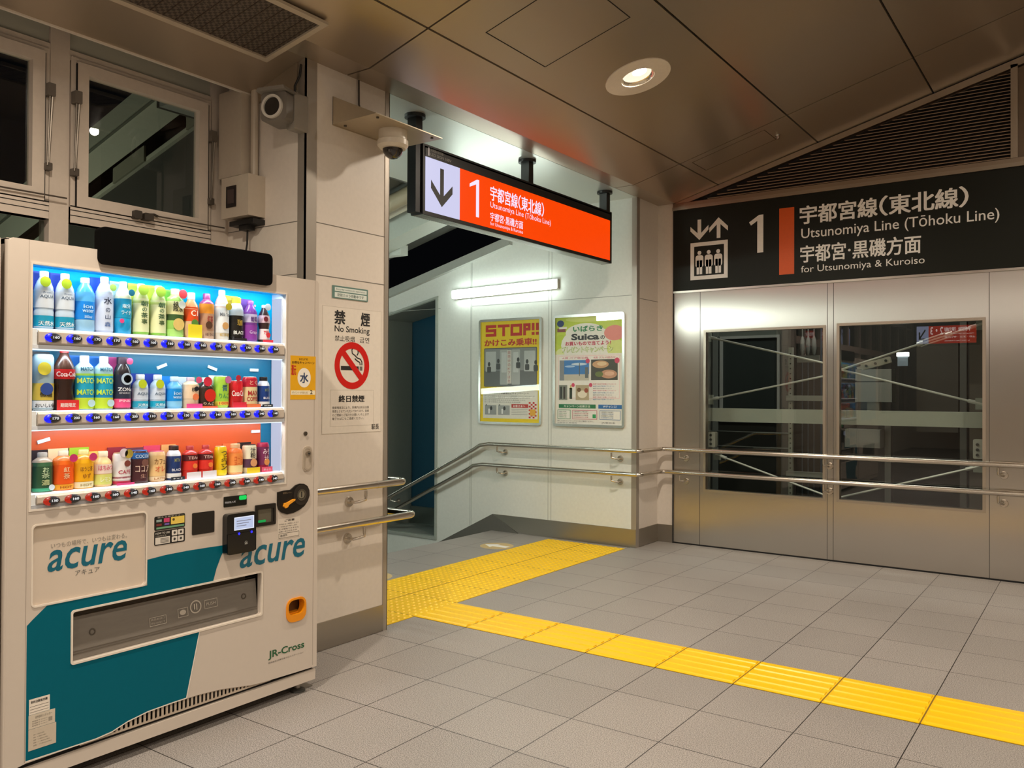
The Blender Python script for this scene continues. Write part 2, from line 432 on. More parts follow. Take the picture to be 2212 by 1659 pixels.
# ---- column (pillar) beside the stair opening
b = MB(0)
b.box(XW-0.3, YC, 0, XP, 3.52, 3.3, CREAM)
for z in (1.978, 2.253):
    b.box(XP-0.01, YC+0.06, z-0.002, XP+0.0012, 3.5, z+0.002, JOINT)
    b.box(XW, YC-0.0012, z-0.002, XP-0.05, YC+0.01, z+0.002, JOINT)
struct(b, 'wall_column')
b = MB(30)
b.box(XP-0.05, YC-0.012, 0, XP+0.004, YC, 3.3, STLV); b.box(XP, YC-0.012, 0, XP+0.004, YC+0.068, 3.3, STLV)
struct(b, 'trim_1')
b = MB(30)
b.box(XP-0.03, 3.49, 0, XP+0.004, 3.524, 3.3, STLV); b.box(XP-0.06, 3.52, 0, XP+0.004, 3.525, 3.3, STLV)
struct(b, 'trim_2')
b = MB(0); b.box(XP, YC+0.066, 0.006, XP+0.008, 3.49, 0.15, STLB); struct(b, 'baseboard_column')
b = MB(0); b.box(-3.8, YC-0.02, 2.93, XP-0.05, YC, 3.09, bronze); struct(b, 'trim_3')

# ---- poster wall along the stairs (sloping top to the left, recessed window)
wt = lambda x: 2.86+0.256*(x+4.8)
out = [(XP-0.03, -0.3), (XP-0.03, 3.09), (-4.72, 3.09), (-4.72, wt(-4.72)-0.06), (-9.2, wt(-9.2)-0.06), (-9.2, -2.6), (-5.0, -2.6)]
rec = [(-6.5, -0.14), (-5.69, -0.14), (-5.69, 2.33), (-6.5, 2.16)]
b = MB(0)
b.hole(FP, out, [rec], -0.2, 0.0, WHITEP)
for u in (-4.262, -4.295, -5.215, -5.23): b.prism(FP, rect(u-0.0018, 0.1 if u > -5 else 0.02, u+0.0018, 3.06 if u > -4.7 else wt(u)-0.06), 0, 0.0012, M('#9a9f99', 0.6))
b.prism(FP, [(-5.215, 2.225), (XP-0.02, 2.225), (XP-0.02, 2.23), (-5.215, 2.23)], 0, 0.0012, M('#9a9f99', 0.6))
b.prism(FP, [(-9, 2.225), (-5.63, 2.225), (-5.63, 2.229), (-9, 2.229)], 0, 0.0012, M('#9a9f99', 0.6))
wall_st = struct(b, 'wall_stairs')
b = MB(0)
b.prism(FP, [(-4.72, wt(-4.72)), (-4.72, wt(-4.72)-0.085), (-9.2, wt(-9.2)-0.085), (-9.2, wt(-9.2))], -0.22, 0.05, M('#a9aca5', 0.5))
struct(b, 'trim_4')
b = MB(0)
b.prism(FP, [(XP, 0.004), (XP, 0.16), (-4.94, 0.162), (-4.63, 0.004)], 0, 0.008, STLB)
struct(b, 'baseboard_stairs')
b = MB(0)
b.prism(FP, [(-4.63, 0.0), (-4.94, 0.162), (-5.75, -0.25), (-5.9, -0.5), (-5.0, -0.4), (-4.95, 0.0)], 0, 0.012, M('#605f59', 0.5))
b.prism(FP, [(-5.7, -0.22), (-9.2, -2.0), (-9.2, -2.4), (-5.7, -0.55)], 0, 0.012, M('#77766f', 0.5))
struct(b, 'baseboard_steps')
wn = sroot('window_1', (-6.1, YP, 1.0))
b = MB(0)
b.hole(FP, [(-6.56, -0.17), (-5.66, -0.17), (-5.66, 2.36), (-6.56, 2.17)], [rec], -0.0, 0.012, M('#b9bfb8', 0.4, metal=0.4)); b.build('window_frame', wn)
b = MB(0)
rin = [(-6.47, -0.11), (-5.72, -0.11), (-5.72, 2.3), (-6.47, 2.14)]
b.hole(FP, rec, [[(u*1.0, v) for u, v in [(-6.49, -0.13), (-5.70, -0.13), (-5.70, 2.32), (-6.49, 2.155)]]], -0.52, -0.0, M('#7d857f', 0.5)); b.build('window_reveal', wn)
b = MB(0); b.prism(FP, [(-6.5, -0.14), (-5.69, -0.14), (-5.69, 2.33), (-6.5, 2.16)], -0.54, -0.53, M('#1d4356', 0.12)); b.build('window_pane', wn)
b = MB(0); b.prism(FP, [(-6.5, -0.14), (-5.69, -0.14), (-5.69, 0.06), (-6.5, 0.06)], -0.53, -0.5, M('#4c544f', 0.4)); b.build('window_sill', wn)
b = MB(0); F3 = Fr((0, 3.52, 0), (-1, 0, 0), (0, 0, 1)); prf = [(-XP+0.06, -2.6), (9.2, -2.6), (9.2, 2.0), (4.6, 3.2), (-XP+0.06, 3.2)]
b.prism(F3, prf, -0.16, 0.0, WHITEP); b.prism(F3, prf, -0.2, -0.16, M('#33342f', 0.7)); struct(b, 'wall_steps')  # outer sheet darkened: night shade put into its colour
# corner trim and short return beside the lift wall
b = MB(0); b.box(XP-0.02, YP, 0, XP+0.004, YP+0.05, 3.09, STLV); b.box(XP-0.045, YP-0.004, 0, XP+0.004, YP+0.0, 3.09, STLV); struct(b, 'trim_5')
b = MB(0)
b.box(XP-0.2, YP+0.04, 0, XP, YS+0.2, 3.3, CREAM); b.box(XP, YS, 0, -3.213, YS+0.15, 3.3, CREAM)
b.box(XP-0.01, YP+0.05, 2.2, XP+0.0012, YS, 2.204, JOINT)
struct(b, 'wall_corner')
b = MB(0); b.box(XP, YP+0.05, 0.004, XP+0.008, YS-0.008, 0.16, STLB); b.box(XP, YS-0.008, 0.004, -3.215, YS, 0.16, STLB); struct(b, 'baseboard_corner')

wallsteel, nt, bs = new_mat('vertically_brushed_steel')
bs.inputs['Metallic'].default_value = 1.0; bs.inputs['Roughness'].default_value = 0.29; bs.inputs['Anisotropic'].default_value = 0.97; bs.inputs['Anisotropic Rotation'].default_value = 0.0; bs.inputs['Base Color'].default_value = (0.6, 0.56, 0.5, 1)
tg = nt.nodes.new('ShaderNodeTangent'); tg.direction_type = 'RADIAL'; tg.axis = 'Z'; nt.links.new(tg.outputs[0], bs.inputs['Tangent'])
ge = nt.nodes.new('ShaderNodeNewGeometry'); nz = nt.nodes.new('ShaderNodeTexNoise'); nz.inputs['Scale'].default_value = 1.2; nt.links.new(ge.outputs['Position'], nz.inputs['Vector'])
mx = nt.nodes.new('ShaderNodeMix'); mx.data_type = 'RGBA'; mx.inputs[6].default_value = (0.55, 0.51, 0.46, 1); mx.inputs[7].default_value = (0.64, 0.60, 0.54, 1)
nt.links.new(nz.outputs['Fac'], mx.inputs[0]); nt.links.new(mx.outputs[2], bs.inputs['Base Color'])
bp = nt.nodes.new('ShaderNodeBump'); bp.inputs['Strength'].default_value = 0.2; bp.inputs['Distance'].default_value = 0.004; nt.links.new(nz.outputs['Fac'], bp.inputs['Height']); nt.links.new(bp.outputs['Normal'], bs.inputs['Normal'])
# ---- stainless lift shaft wall with two big windows
W3 = (-2.925, 0.49, -1.878, 1.922); W4 = (-1.783, 0.49, -0.73, 1.932)
b = MB(0)
b.hole(FS, [(-3.213, 0.0), (5.2, 0.0), (5.2, 2.27), (-3.213, 2.27)], [rect(*W3), rect(*W4)], -0.05, 0.0, wallsteel)
for u in (-2.962, -1.861, -1.813, -0.704, 0.4, 1.5, 2.6, 3.7): b.prism(FS, rect(u-0.0022, 0.0, u+0.0022, 2.27), 0, 0.0008, M('#4a4540', 0.5))
b.prism(FS, rect(-3.213, 0.0, 5.2, 0.012), 0, 0.003, DARK)
struct(b, 'wall_right')
b = MB(0); b.box(-3.222, YS-0.012, 0, -3.213, YS+0.02, 3.1, M('#2c2a28', 0.5)); struct(b, 'trim_6')
for k, (u0, v0, u1, v1) in ((2, W3), (3, W4)):
    wn = sroot('window_%d' % k, ((u0+u1)/2, YS, v0))
    b = MB(0); b.ring(FS, u0-0.004, v0-0.004, u1+0.004, v1+0.004, 0.022, -0.06, 0.004, STEEL(col=(0.5, 0.44, 0.36), rough=0.35, axis='x', key='frame')); b.build('window_frame', wn)
    b = MB(0); b.box(u0+0.01, YS+0.02, v0+0.01, u1-0.01, YS+0.03, v1-0.01, GLASS((0.82, 0.86, 0.84), 1.7, 'liftglass')); b.build('window_pane', wn)
# upper wall above the sign
b = MB(0)
b.prism(FS, [(-3.213, 2.26), (5.2, 2.26), (5.2, 5.3), (-0.53, 3.815), (-3.213, 3.09)], -0.1, -0.03, M('#6b5d4d', 0.5))
struct(b, 'wall_upper')

# ---- window wall behind the vending machine
frp = M('#cbbfb2', 0.42)
b = MB(0)
b.box(XW-0.25, -9, 0, XW, YC, 0.9, CREAM)
b.box(XW-0.12, -9, 2.96, XW-0.02, YC, 3.6, M('#b3b3a6', 0.22, var=0.12, scale=2))
b.box(XW-0.1, 2.80, 0.9, XW, YC, 3.3, frp)
pos = [-8.3, -7.35, -6.4, -5.45, -4.5, -3.55, -2.6, -1.65, -0.7, 0.24, 1.095, 1.98]
for y in pos: b.box(XW-0.1, y-0.045, 0.9, XW-0.005, y+0.045, 3.12, frp)
b.box(XW-0.1, -9, 2.94, XW-0.008, YC, 2.99, frp)
struct(b, 'wall_left')
def win_unit(n, ya, yb, full):
    wn = sroot('window_%d' % n, (XW, (ya+yb)/2, 2.2))
    if not full:
        b = MB(0); b.box(XW-0.06, ya+0.045, 0.9, XW-0.05, yb-0.045, 2.94, GLASS((0.7, 0.78, 0.75), 1.4, 'winglass')); b.build('window_pane', wn)
        b = MB(0); b.box(XW-0.07, ya, 2.16, XW-0.01, yb, 2.28, frp); b.build('window_frame', wn); return
    b = MB(20)
    b.ring(FW, ya+0.05, 2.165, yb-0.05, 2.96, 0.022, -0.06, 0.0, frp)
    b.ring(FW, ya+0.075, 2.245, yb-0.075, 2.94, 0.055, -0.04, 0.012, frp)
    b.prism(FW, rect(ya+0.05, 2.165, yb-0.05, 2.24), -0.05, 0.004, frp)
    for z in (2.20, 2.225, 2.245): b.prism(FW, rect(ya+0.05, z-0.0018, yb-0.05, z+0.0018), 0.0, 0.0055, DARK)
    b.prism(FW, rect(ya+0.072, 2.245, ya+0.075, 2.93), 0.0, 0.013, DARK); b.prism(FW, rect(yb-0.075, 2.245, yb-0.072, 2.93), 0.0, 0.013, DARK)
    b.build('window_sash', wn)
    b = MB(0); b.box(XW-0.03, ya+0.11, 2.28, XW-0.022, yb-0.11, 2.905, GLASS((0.74, 0.78, 0.72), 1.3, 'winglass2')); b.build('window_pane', wn)
    b = MB(0); b.box(XW-0.05, ya+0.05, 0.9, XW-0.042, yb-0.05, 2.16, GLASS((0.6, 0.68, 0.64), 1.5, 'winglass3')); b.build('window_pane', wn)
    for y in (ya+0.062, yb-0.062):
        s_ = MB(); s_.tube([(XW+0.02, y, 2.405), (XW+0.03, y+0.012, 2.74)], 0.006, M('#8f867b', 0.35, metal=0.5), 8)
        s_.tube([(XW+0.036, y-0.012, 2.405), (XW+0.03, y+0.0, 2.74)], 0.004, M('#6f675d', 0.35, metal=0.5), 8)
        s_.prism(FW, rrect(y-0.012, 2.73, y+0.022, 2.79, 0.004), 0.0, 0.04, M('#5e564d', 0.4)); s_.prism(FW, rrect(y-0.016, 2.385, y+0.012, 2.42, 0.004), 0.0, 0.035, M('#4e463e', 0.4))
        s_.build('window_stay', wn)
    l = MB(); y = (ya+yb)/2-0.03
    l.prism(FW, rrect(y-0.05, 2.235, y-0.01, 2.275, 0.006), 0.0, 0.04, M('#3a332c', 0.4)); l.prism(FW, rrect(y+0.0, 2.235, y+0.05, 2.27, 0.006), 0.0, 0.045, M('#3a332c', 0.4))
    l.tube([(XW+0.025, y-0.02, 2.258), (XW+0.03, y+0.06, 2.27), (XW+0.03, y+0.08, 2.265)], 0.007, M('#2e2822', 0.4), 8)
    l.tube([(XW+0.03, y+0.08, 2.265), (XW+0.028, yb+0.02, 2.27)], 0.004, M('#4a423a', 0.4), 6)
    l.build('window_latch', wn)
allp = pos+[2.845]
for i in range(len(allp)-1):
    win_unit(4+i, allp[i], allp[i+1], i >= len(allp)-3)

# ---- the rest of the hall behind the camera
b = MB(0); b.box(XW-0.3, -9.3, 0, 5.2, -9.0, 5.6, CREAM); struct(b, 'wall_behind')
for k in range(5):  # row of lamps added out of view for highlights on the steel wall
    u0 = -3.2+k*1.62
    t = thing('wall_light', (u0, -9.0, 3.5), 'long tube light added high on the unseen wall behind the camera', 'wall light', 'added tube lights behind the camera')
    b = MB(30); b.box(u0-0.02, -9.0, 3.46, u0+1.6, -8.95, 3.60, M('#d9d8d0', 0.4)); b.build('housing', t)
    b = MB(30); b.box(u0, -8.95, 3.47, u0+1.58, -8.9, 3.59, EM((1.0, 0.93, 0.82), 16)); b.build('diffuser', t)
b = MB(0); b.box(5.0, -9.3, 0, 5.2, YS+0.2, 5.6, CREAM); struct(b, 'wall_far')

# ================================================================== LAMPS
def spot(name, loc, watts, size=165, blend=1.0, rad=0.045, col=WARM, aim=(0, 0, -1)):
    d = bpy.data.lights.new(name, 'SPOT'); d.energy = watts; d.color = col; d.spot_size = R(size); d.spot_blend = blend; d.shadow_soft_size = rad
    o = bpy.data.objects.new(name, d); COL.objects.link(o); o.location = loc
    o.rotation_euler = Vector(aim).to_track_quat('-Z', 'Y').to_euler(); return o
def area(name, loc, watts, sx, sy, aim, col=WARM):
    d = bpy.data.lights.new(name, 'AREA'); d.energy = watts; d.color = col; d.shape = 'RECTANGLE'; d.size = sx; d.size_y = sy
    o = bpy.data.objects.new(name, d); COL.objects.link(o); o.location = loc
    o.rotation_euler = Vector(aim).to_track_quat('-Z', 'Y').to_euler(); return o
where = ['round recessed downlight with pale ring in the bronze ceiling above the orange sign'] + \
    ['round recessed downlight out of the photo, number %d behind the camera' % i for i in range(1, 20)]
for i, (x, y) in enumerate(DOWNLIGHTS):
    c = FCE.p(y, ct(x), 0)
    t = thing('downlight', tuple(c), where[i], 'ceiling light', 'recessed downlights of the hall')
    b = MB(40); b.annulus(FCE, y, ct(x), 0.105, 0.205, -0.01, 0.006, M('#e6ddcd', 0.45)); b.build('trim_ring', t)
    b = MB(60)
    vs = []; sg = 32
    for r_, d_ in ((0.105, 0.002), (0.102, -0.008), (0.09, -0.017)): vs += [FCE.p(u, v, d_) for u, v in circ(y, ct(x), r_, seg=sg)]
    b.add(vs, [(k*sg+i_, k*sg+(i_+1) % sg, (k+1)*sg+(i_+1) % sg, (k+1)*sg+i_) for k in range(2) for i_ in range(sg)], M('#e8dcc6', 0.18, metal=0.9, bump=0.8, scale=60)); b.build('reflector', t)
    b = MB(60); b.prism(FCE, circ(y, ct(x), 0.091), -0.02, -0.017, EM((1.0, 0.86, 0.66), 1.1)); b.build('lens', t)
    b = MB(60); b.prism(FCE, circ(y-0.015, ct(x)+0.025, 0.045), -0.017, -0.0155, EM((1.0, 0.93, 0.8), 14.0)); b.build('led_chip', t)
    spot('downlight_beam', FCE.p(y, ct(x), 0.03), DOWN_W)

def tube_fixture(u0, u1, z, slope, label, e=TUBE_E, opp=False):
    f2 = Fr((u1, 3.52, z+slope*(u1-u0)), (-1, 0, -slope), (-slope, 0, 1)) if opp else Fr((u0, YP, z), (1, 0, slope), (-slope, 0, 1))
    L = (u1-u0)*math.hypot(1, slope)
    t = thing('wall_light', (u0, 3.52 if opp else YP, z), label, 'wall light')
    b = MB(30); b.prism(f2, rrect(-0.012, -0.045, L+0.012, 0.05, 0.01), 0, 0.035, M('#d9d8d0', 0.4)); b.build('housing', t)
    b = MB(40); b.prism(f2, rrect(0, -0.042, L, 0.038, 0.012), 0.03, 0.075, EM((0.88, 1.0, 0.92), e)); b.build('diffuser', t)
tube_fixture(-5.42, -4.19, 2.352, 0.02, 'long white tube light fixed on the white wall above the two framed posters')
tube_fixture(-8.3, -7.06, 1.02, 0.49, 'white tube light added out of view low on the wall along the descending stairs', 20)  # unseen fixture added to light the canopy and stairwell
tube_fixture(-5.5, -4.26, 2.352, 0.02, 'tube light on the back of the column wall, mirrored in the poster covers', 60, True)
tube_fixture(-7.62, -6.38, 1.36, 0.06, 'tube light on the far side of the stairs facing the posters', 16, True)

# ================================================================== CEILING VENT
vp = Fr((-3.03, 0, 3.124), (0, 1, 0), Vector((1, 0, 0.167)).normalized())
def vt(x): return (x+3.03)*math.hypot(1, 0.167)
t = thing('ceiling_vent', (-3.23, 1.9, 3.09), 'brown mesh ventilation grille with pale frame in the ceiling over the vending machine', 'vent')
b = MB(0); b.ring(vp, 0.9, vt(-3.475), 2.735, vt(-3.02), 0.03, 0.0, 0.016, M('#b3a692', 0.45)); b.build('frame', t)
mesh_m, nt, bs = new_mat('vent_mesh')
g = nt.nodes.new('ShaderNodeNewGeometry'); mp = nt.nodes.new('ShaderNodeMapping'); mp.inputs['Scale'].default_value = (62, 62, 62)
nt.links.new(g.outputs['Position'], mp.inputs[0]); ck = nt.nodes.new('ShaderNodeTexChecker'); ck.inputs['Scale'].default_value = 1
nt.links.new(mp.outputs[0], ck.inputs[0]); ck.inputs['Color1'].default_value = (0.10, 0.075, 0.055, 1); ck.inputs['Color2'].default_value = (0.035, 0.026, 0.02, 1)
nt.links.new(ck.outputs[0], bs.inputs['Base Color']); bs.inputs['Roughness'].default_value = 0.6
b = MB(0); b.prism(vp, rect(0.93, vt(-3.445), 2.705, vt(-3.05)), 0.0, 0.006, mesh_m)
for i in range(30): b.prism(vp, rect(0.93+i*0.0605, vt(-3.445), 0.934+i*0.0605, vt(-3.05)), 0.006, 0.008, M('#3c2f25', 0.6))
b.build('mesh_panel', t)

# ================================================================== TACTILE PAVING
yel = M('#f0c406', 0.45, var=0.07, scale=6); ysh = M('#f6c804', 0.34, var=0.05, scale=5)
b = MB(0)
b.prism(FF, rect(-4.232, 3.03, -3.432, 6.56), 0.0, 0.003, yel)
for i in range(16):
    for j in range(70):
        x, y = -4.232+0.025+0.05*i, 3.03+0.027+0.0504*j
        if y > 6.54: continue
        vs = [(x+0.015*math.cos(k*math.pi/3), y+0.015*math.sin(k*math.pi/3), 0.003) for k in range(6)]+[(x+0.008*math.cos(k*math.pi/3), y+0.008*math.sin(k*math.pi/3), 0.0085) for k in range(6)]
        b.add(vs, [(k, (k+1) % 6, 6+(k+1) % 6, 6+k) for k in range(6)]+[tuple(range(6, 12))], yel)
jm = M('#7d5c10', 0.7)
b.prism(FF, rect(-3.834, 3.03, -3.830, 6.56), 0.003, 0.0042, jm)
for k in range(9): b.prism(FF, rect(-4.232, 3.423+0.4*k, -3.432, 3.427+0.4*k), 0.003, 0.0042, jm)
o = b.build('tactile_paving'); o['label'] = 'yellow dotted tactile paving band running across the head of the stairs'; o['category'] = 'tactile paving'
b = MB(0)
for k in range(20):
    x0 = -3.432+0.4*k+0.002; x1 = x0+0.396
    if x0 > 4.6: break
    b.prism(FF, rect(x0, 3.827, x1, 4.223), 0.0, 0.003, ysh)
    for j in range(5):
        yc = 3.825+0.04+0.08*j
        pf = [(-0.021, 0.003), (-0.014, 0.008), (0.014, 0.008), (0.021, 0.003)]
        vs = [(x0+0.008, yc+a, z) for a, z in pf]+[(x1-0.008, yc+a, z) for a, z in pf]
        b.add(vs, [(0, 1, 5, 4), (1, 2, 6, 5), (2, 3, 7, 6), (0, 3, 2, 1), (4, 5, 6, 7)], ysh)
    b.prism(FF, rect(x1-0.001, 3.827, x1+0.005, 4.223), 0.0, 0.0032, jm)
o = b.build('tactile_paving'); o['label'] = 'yellow barred tactile guide strip crossing the grey floor towards the right'; o['category'] = 'tactile paving'
for (sx, sy, lb) in ((-4.41, 6.0, 'round yellow floor sticker with white arrow beyond the dotted yellow paving'), (-4.42, 4.46, 'floor sticker with white arrow just beside the column edge')):
    t = thing('floor_sticker', (sx, sy, 0), lb, 'floor sticker', 'arrow stickers at the stair head')
    b = MB(0); b.prism(FF, circ(sx, sy, 0.15), 0.0005, 0.0015, M('#c9b07a', 0.5)); b.build('sticker_sheet', t)
    b = MB(0); b.prism(FF, [(sx+0.12, sy-0.035), (sx+0.12, sy+0.035), (sx-0.02, sy+0.035), (sx-0.02, sy+0.08), (sx-0.13, sy), (sx-0.02, sy-0.08), (sx-0.02, sy-0.035)], 0.0015, 0.002, M('#f4f2ec', 0.5)); b.build('arrow', t)

# ================================================================== HANDRAILS
def arc(c, a0, a1, r, f, n=8): return [f(c[0]+r*math.cos(R(a0+(a1-a0)*i/n)), c[1]+r*math.sin(R(a0+(a1-a0)*i/n))) for i in range(n+1)]
def bracket(t, base, out, rail):
    """base = point on the wall, out = wall normal, rail = point on the rail above it"""
    base, out, rail = Vector(base), Vector(out), Vector(rail)
    b = MB(40)
    b.tube([base, base+out*0.012], [0.030, 0.026], TUBE, 20)
    k = Vector((rail.x, rail.y, base.z))
    pts = [base+out*0.01]
    side = (k-base-out*(k-base).dot(out))
    b.tube([base+out*0.01, base+out*0.05, base+out*0.065+side*0.4+Vector((0, 0, 0.004)), k-Vector((0, 0, -0.012)), k+Vector((0, 0, 0.03)), rail-Vector((0, 0, 0.012))], 0.0085, TUBE, 10)
    b.build('bracket', t)
XR = XP+0.075
def col_rail(z, yend, label, by):
    t = thing('handrail', (XR, 3.2, z), label, 'handrail', 'handrails on the column')
    pts = [(XR, YC-0.05, z), (XR, yend-0.05, z)]
    pts += arc((XR-0.05, yend-0.05), 0, 90, 0.05, lambda a, c_: (a, c_, z))
    pts += [(XP-0.30, yend, z), (XP-0.75, yend, z-0.2)]
    b = MB(40); b.tube(pts, 0.0205, TUBE, 16); b.build('rail', t)
    b = MB(40); b.tube([(XR, 3.36, z), (XR, 3.372, z)], 0.0212, TUBE, 16); b.build('joint_sleeve', t)
    bracket(t, (XP, by, z-0.085), (1, 0, 0), (XR, by+0.055, z-0.012))
col_rail(0.85, 3.60, 'upper stainless handrail on the column beside the vending machine', 3.225)
col_rail(0.652, 3.68, 'lower stainless handrail on the column beside the vending machine', 3.215)
YR = YP-0.075; YR2 = YS-0.08
def long_rail(z, xb, label):
    t = thing('handrail', (-4.0, YR, z), label, 'handrail', 'handrails along the poster wall and lift wall')
    sl = 0.49
    pts = [(-9.0, YR, z-sl*(xb+9.0)), (xb-0.12, YR, z-sl*0.12), (xb-0.05, YR, z-0.018), (xb+0.06, YR, z), (XR-0.06, YR, z)]
    pts += arc((XR-0.04, YR+0.04), -90, 0, 0.04, lambda a, c_: (a, c_, z))
    pts += [(XR, YR2-0.05, z)]
    pts += [(XR+0.05-0.05*math.cos(R(a)), YR2-0.05+0.05*math.sin(R(a)), z) for a in (15, 30, 45, 60, 75, 90)]
    pts += [(5.0, YR2, z)]
    b = MB(40); b.tube(pts, 0.0195, TUBE, 16); b.build('rail', t)
    for x in (-4.79, -3.53): bracket(t, (x, YP, z-0.078), (0, -1, 0), (x-0.05, YR, z-0.012))
    for x in (-3.09, -1.84, -0.61, 0.6): bracket(t, (x, YS, z-0.082), (0, -1, 0), (x-0.03, YR2, z-0.012))
    for x in (-6.2, -7.6): bracket(t, (x, YP, z-sl*(xb-x)-0.078), (0, -1, 0), (x-0.05, YR, z-sl*(xb-x)-0.03))
long_rail(0.855, -5.0, 'upper stainless handrail under the posters and across the lift windows')
long_rail(0.65, -5.08, 'lower stainless handrail under the posters and across the lift windows')

# ================================================================== HANGING ORANGE LED SIGN
t = thing('hanging_sign', (-3.51, 5.14, 3.09), 'orange lit platform sign with white arrow hanging on black posts over the stairs', 'sign')
b = MB(30)
b.prism(FL, rect(3.915, 2.472, 6.352, 2.912), -0.1, -0.006, BLACK)
b.ring(FL, 3.915, 2.472, 6.352, 2.912, 0.022, -0.006, 0.0, BLACK); b.prism(FL, rect(3.93, 2.836, 6.34, 2.9), -0.006, 0.0, BLACK)
b.build('housing', t)
b = MB(0)
for i in range(120): b.prism(FL, rect(3.93+i*0.02, 2.4705, 3.941+i*0.02, 2.4722), -0.095, -0.008, M('#c8ccc8', 0.35, metal=0.7))
b.build('bottom_grille', t)
b = MB(0); b.prism(FL, rect(4.282, 2.497, 6.325, 2.838), -0.006, -0.002, EM('#ff4600', 0.95)); b.build('orange_screen', t)
b = MB(0); b.prism(FL, rect(3.943, 2.497, 4.282, 2.838), -0.006, -0.002, EM('#dcdcff', 0.85)); b.build('white_screen', t)
b = MB(0)
b.prism(FL, rect(4.082, 2.58, 4.118, 2.79), -0.002, -0.001, INK)
b.prism(FL, [(3.994, 2.70), (4.1, 2.602), (4.206, 2.70), (4.206, 2.648), (4.1, 2.546), (3.994, 2.648)], -0.002, -0.0012, INK)
b.build('arrow', t)
lw = EM('#f6e6ff', 1.0)
b = MB(0)
b.prism(FL, [(4.386, 2.735), (4.386, 2.757), (4.465, 2.799), (4.488, 2.799), (4.488, 2.546), (4.456, 2.546), (4.456, 2.765)], -0.002, -0.001, lw)
b.build('platform_number', t); b = MB(0)
line_ja(b, FL, -0.0012, lw, 4.617, 2.69, 5.29, 2.79, 0.018)
b.text(FL, 'Utsunomiya Line (Tōhoku Line)', -0.0012, lw, fit=(4.617, 2.628, 5.386, 2.682)); b.flat('line_name_lettering', t); b = MB(0)
line_ja2(b, FL, -0.0012, lw, 4.617, 2.55, 5.013, 2.608, 0.012)
b.text(FL, 'for Utsunomiya & Kuroiso', -0.0012, lw, fit=(4.617, 2.51, 5.013, 2.542))
b.flat('destination_lettering', t)
b = MB(0)
dimw = M('#8b8880', 0.6)
b.prism(FL, rect(3.963, 2.845, 3.975, 2.897), 0, 0.0006, M('#cfcfd8', 0.5))
b.text(FL, '列車案内表示器', 0.0006, dimw, fit=(3.985, 2.876, 4.11, 2.895)); b.text(FL, 'LED SIGN 100V', 0.0006, dimw, fit=(3.985, 2.85, 4.19, 2.868))
b.flat('lettering', t, label='small grey lettering on the black upper rim')
for y in (3.85+0.045, 5.135, 6.372-0.055):
    b = MB(30); b.box(-3.545, y-0.03, 2.905 if y > 4 else 2.48, -3.475, y+0.03, 3.088, BLACK); b.tube([(-3.51, y, 3.07), (-3.51, y, 3.092)], 0.066, BLACK, 20); b.build('post', t)

# ================================================================== LIFT SIGN + LOUVRE
t = thing('lift_sign', (-1.0, YS, 2.28), 'long black sign with white lift pictogram and orange bar above the lift windows', 'sign')
sgn = M('#15170f', 0.5, var=0.03, spec=0.25)
b = MB(0); b.prism(FS, rect(-3.213, 2.285, 5.2, 3.02), -0.02, 0.012, sgn); b.build('panel', t)
b = MB(0); b.prism(FS, rect(-3.213, 2.268, 5.2, 2.286), -0.02, 0.02, STL); b.prism(FS, rect(-3.22, 3.02, 5.2, 3.05), -0.02, 0.03, STEEL(col=(0.42, 0.35, 0.27), axis='x', key='sb')); b.prism(FS, rect(-3.22, 3.05, 5.2, 3.085), -0.02, 0.018, STEEL(col=(0.36, 0.29, 0.22), axis='x', key='sb2')); b.build('edge_rail', t)
b = MB(0)
b.ring(FS, -3.05, 2.377, -2.703, 2.71, 0.034, 0.012, 0.0135, WHITE)
for c in (-2.965, -2.878, -2.79):
    b.prism(FS, circ(c, 2.617, 0.018, seg=16), 0.012, 0.0135, WHITE)
    b.prism(FS, rrect(c-0.037, 2.487, c+0.037, 2.595, 0.022), 0.012, 0.0134, WHITE)
    b.prism(FS, rect(c-0.026, 2.425, c-0.003, 2.55), 0.012, 0.0134, WHITE); b.prism(FS, rect(c+0.003, 2.425, c+0.026, 2.55), 0.012, 0.0134, WHITE)
def varrow(u, v0, v1, s):
    tip, tail = (v0, v1) if s < 0 else (v1, v0)
    b.prism(FS, rect(u-0.017, min(tip, tail)+(0.02 if s < 0 else 0), u+0.017, max(tip, tail)-(0.02 if s > 0 else 0)), 0.012, 0.0135, WHITE)
    b.prism(FS, [(u-0.085, tip-s*0.085), (u-0.085, tip-s*0.125), (u, tip-s*0.045), (u+0.085, tip-s*0.125), (u+0.085, tip-s*0.085), (u, tip)], 0.012, 0.0136, WHITE)
varrow(-2.966, 2.733, 2.915, -1); varrow(-2.787, 2.733, 2.915, 1)
b.build('pictogram', t)
b = MB(0); b.prism(FS, rect(-2.252, 2.365, -2.127, 2.925), 0.012, 0.0135, M('#d9560c', 0.45)); b.build('line_colour_bar', t)
b = MB(0)
b.prism(FS, [(-2.512, 2.838), (-2.495, 2.81), (-2.44, 2.845), (-2.44, 2.57), (-2.388, 2.57), (-2.388, 2.893), (-2.425, 2.893)], 0.012, 0.0135, WHITE)
b.build('platform_number', t); b = MB(0)
line_ja(b, FS, 0.0132, WHITE, -2.078, 2.772, -0.84, 2.922, 0.022)
b.text(FS, 'Utsunomiya Line (Tōhoku Line)', 0.0132, WHITE, fit=(-2.068, 2.628, -0.637, 2.739), bold=0.004); b.flat('line_name_lettering', t); b = MB(0)
line_ja2(b, FS, 0.0132, WHITE, -2.074, 2.452, -1.163, 2.592, 0.018)
b.text(FS, 'for Utsunomiya & Kuroiso', 0.0132, WHITE, fit=(-2.07, 2.352, -1.135, 2.425))
b.flat('destination_lettering', t)
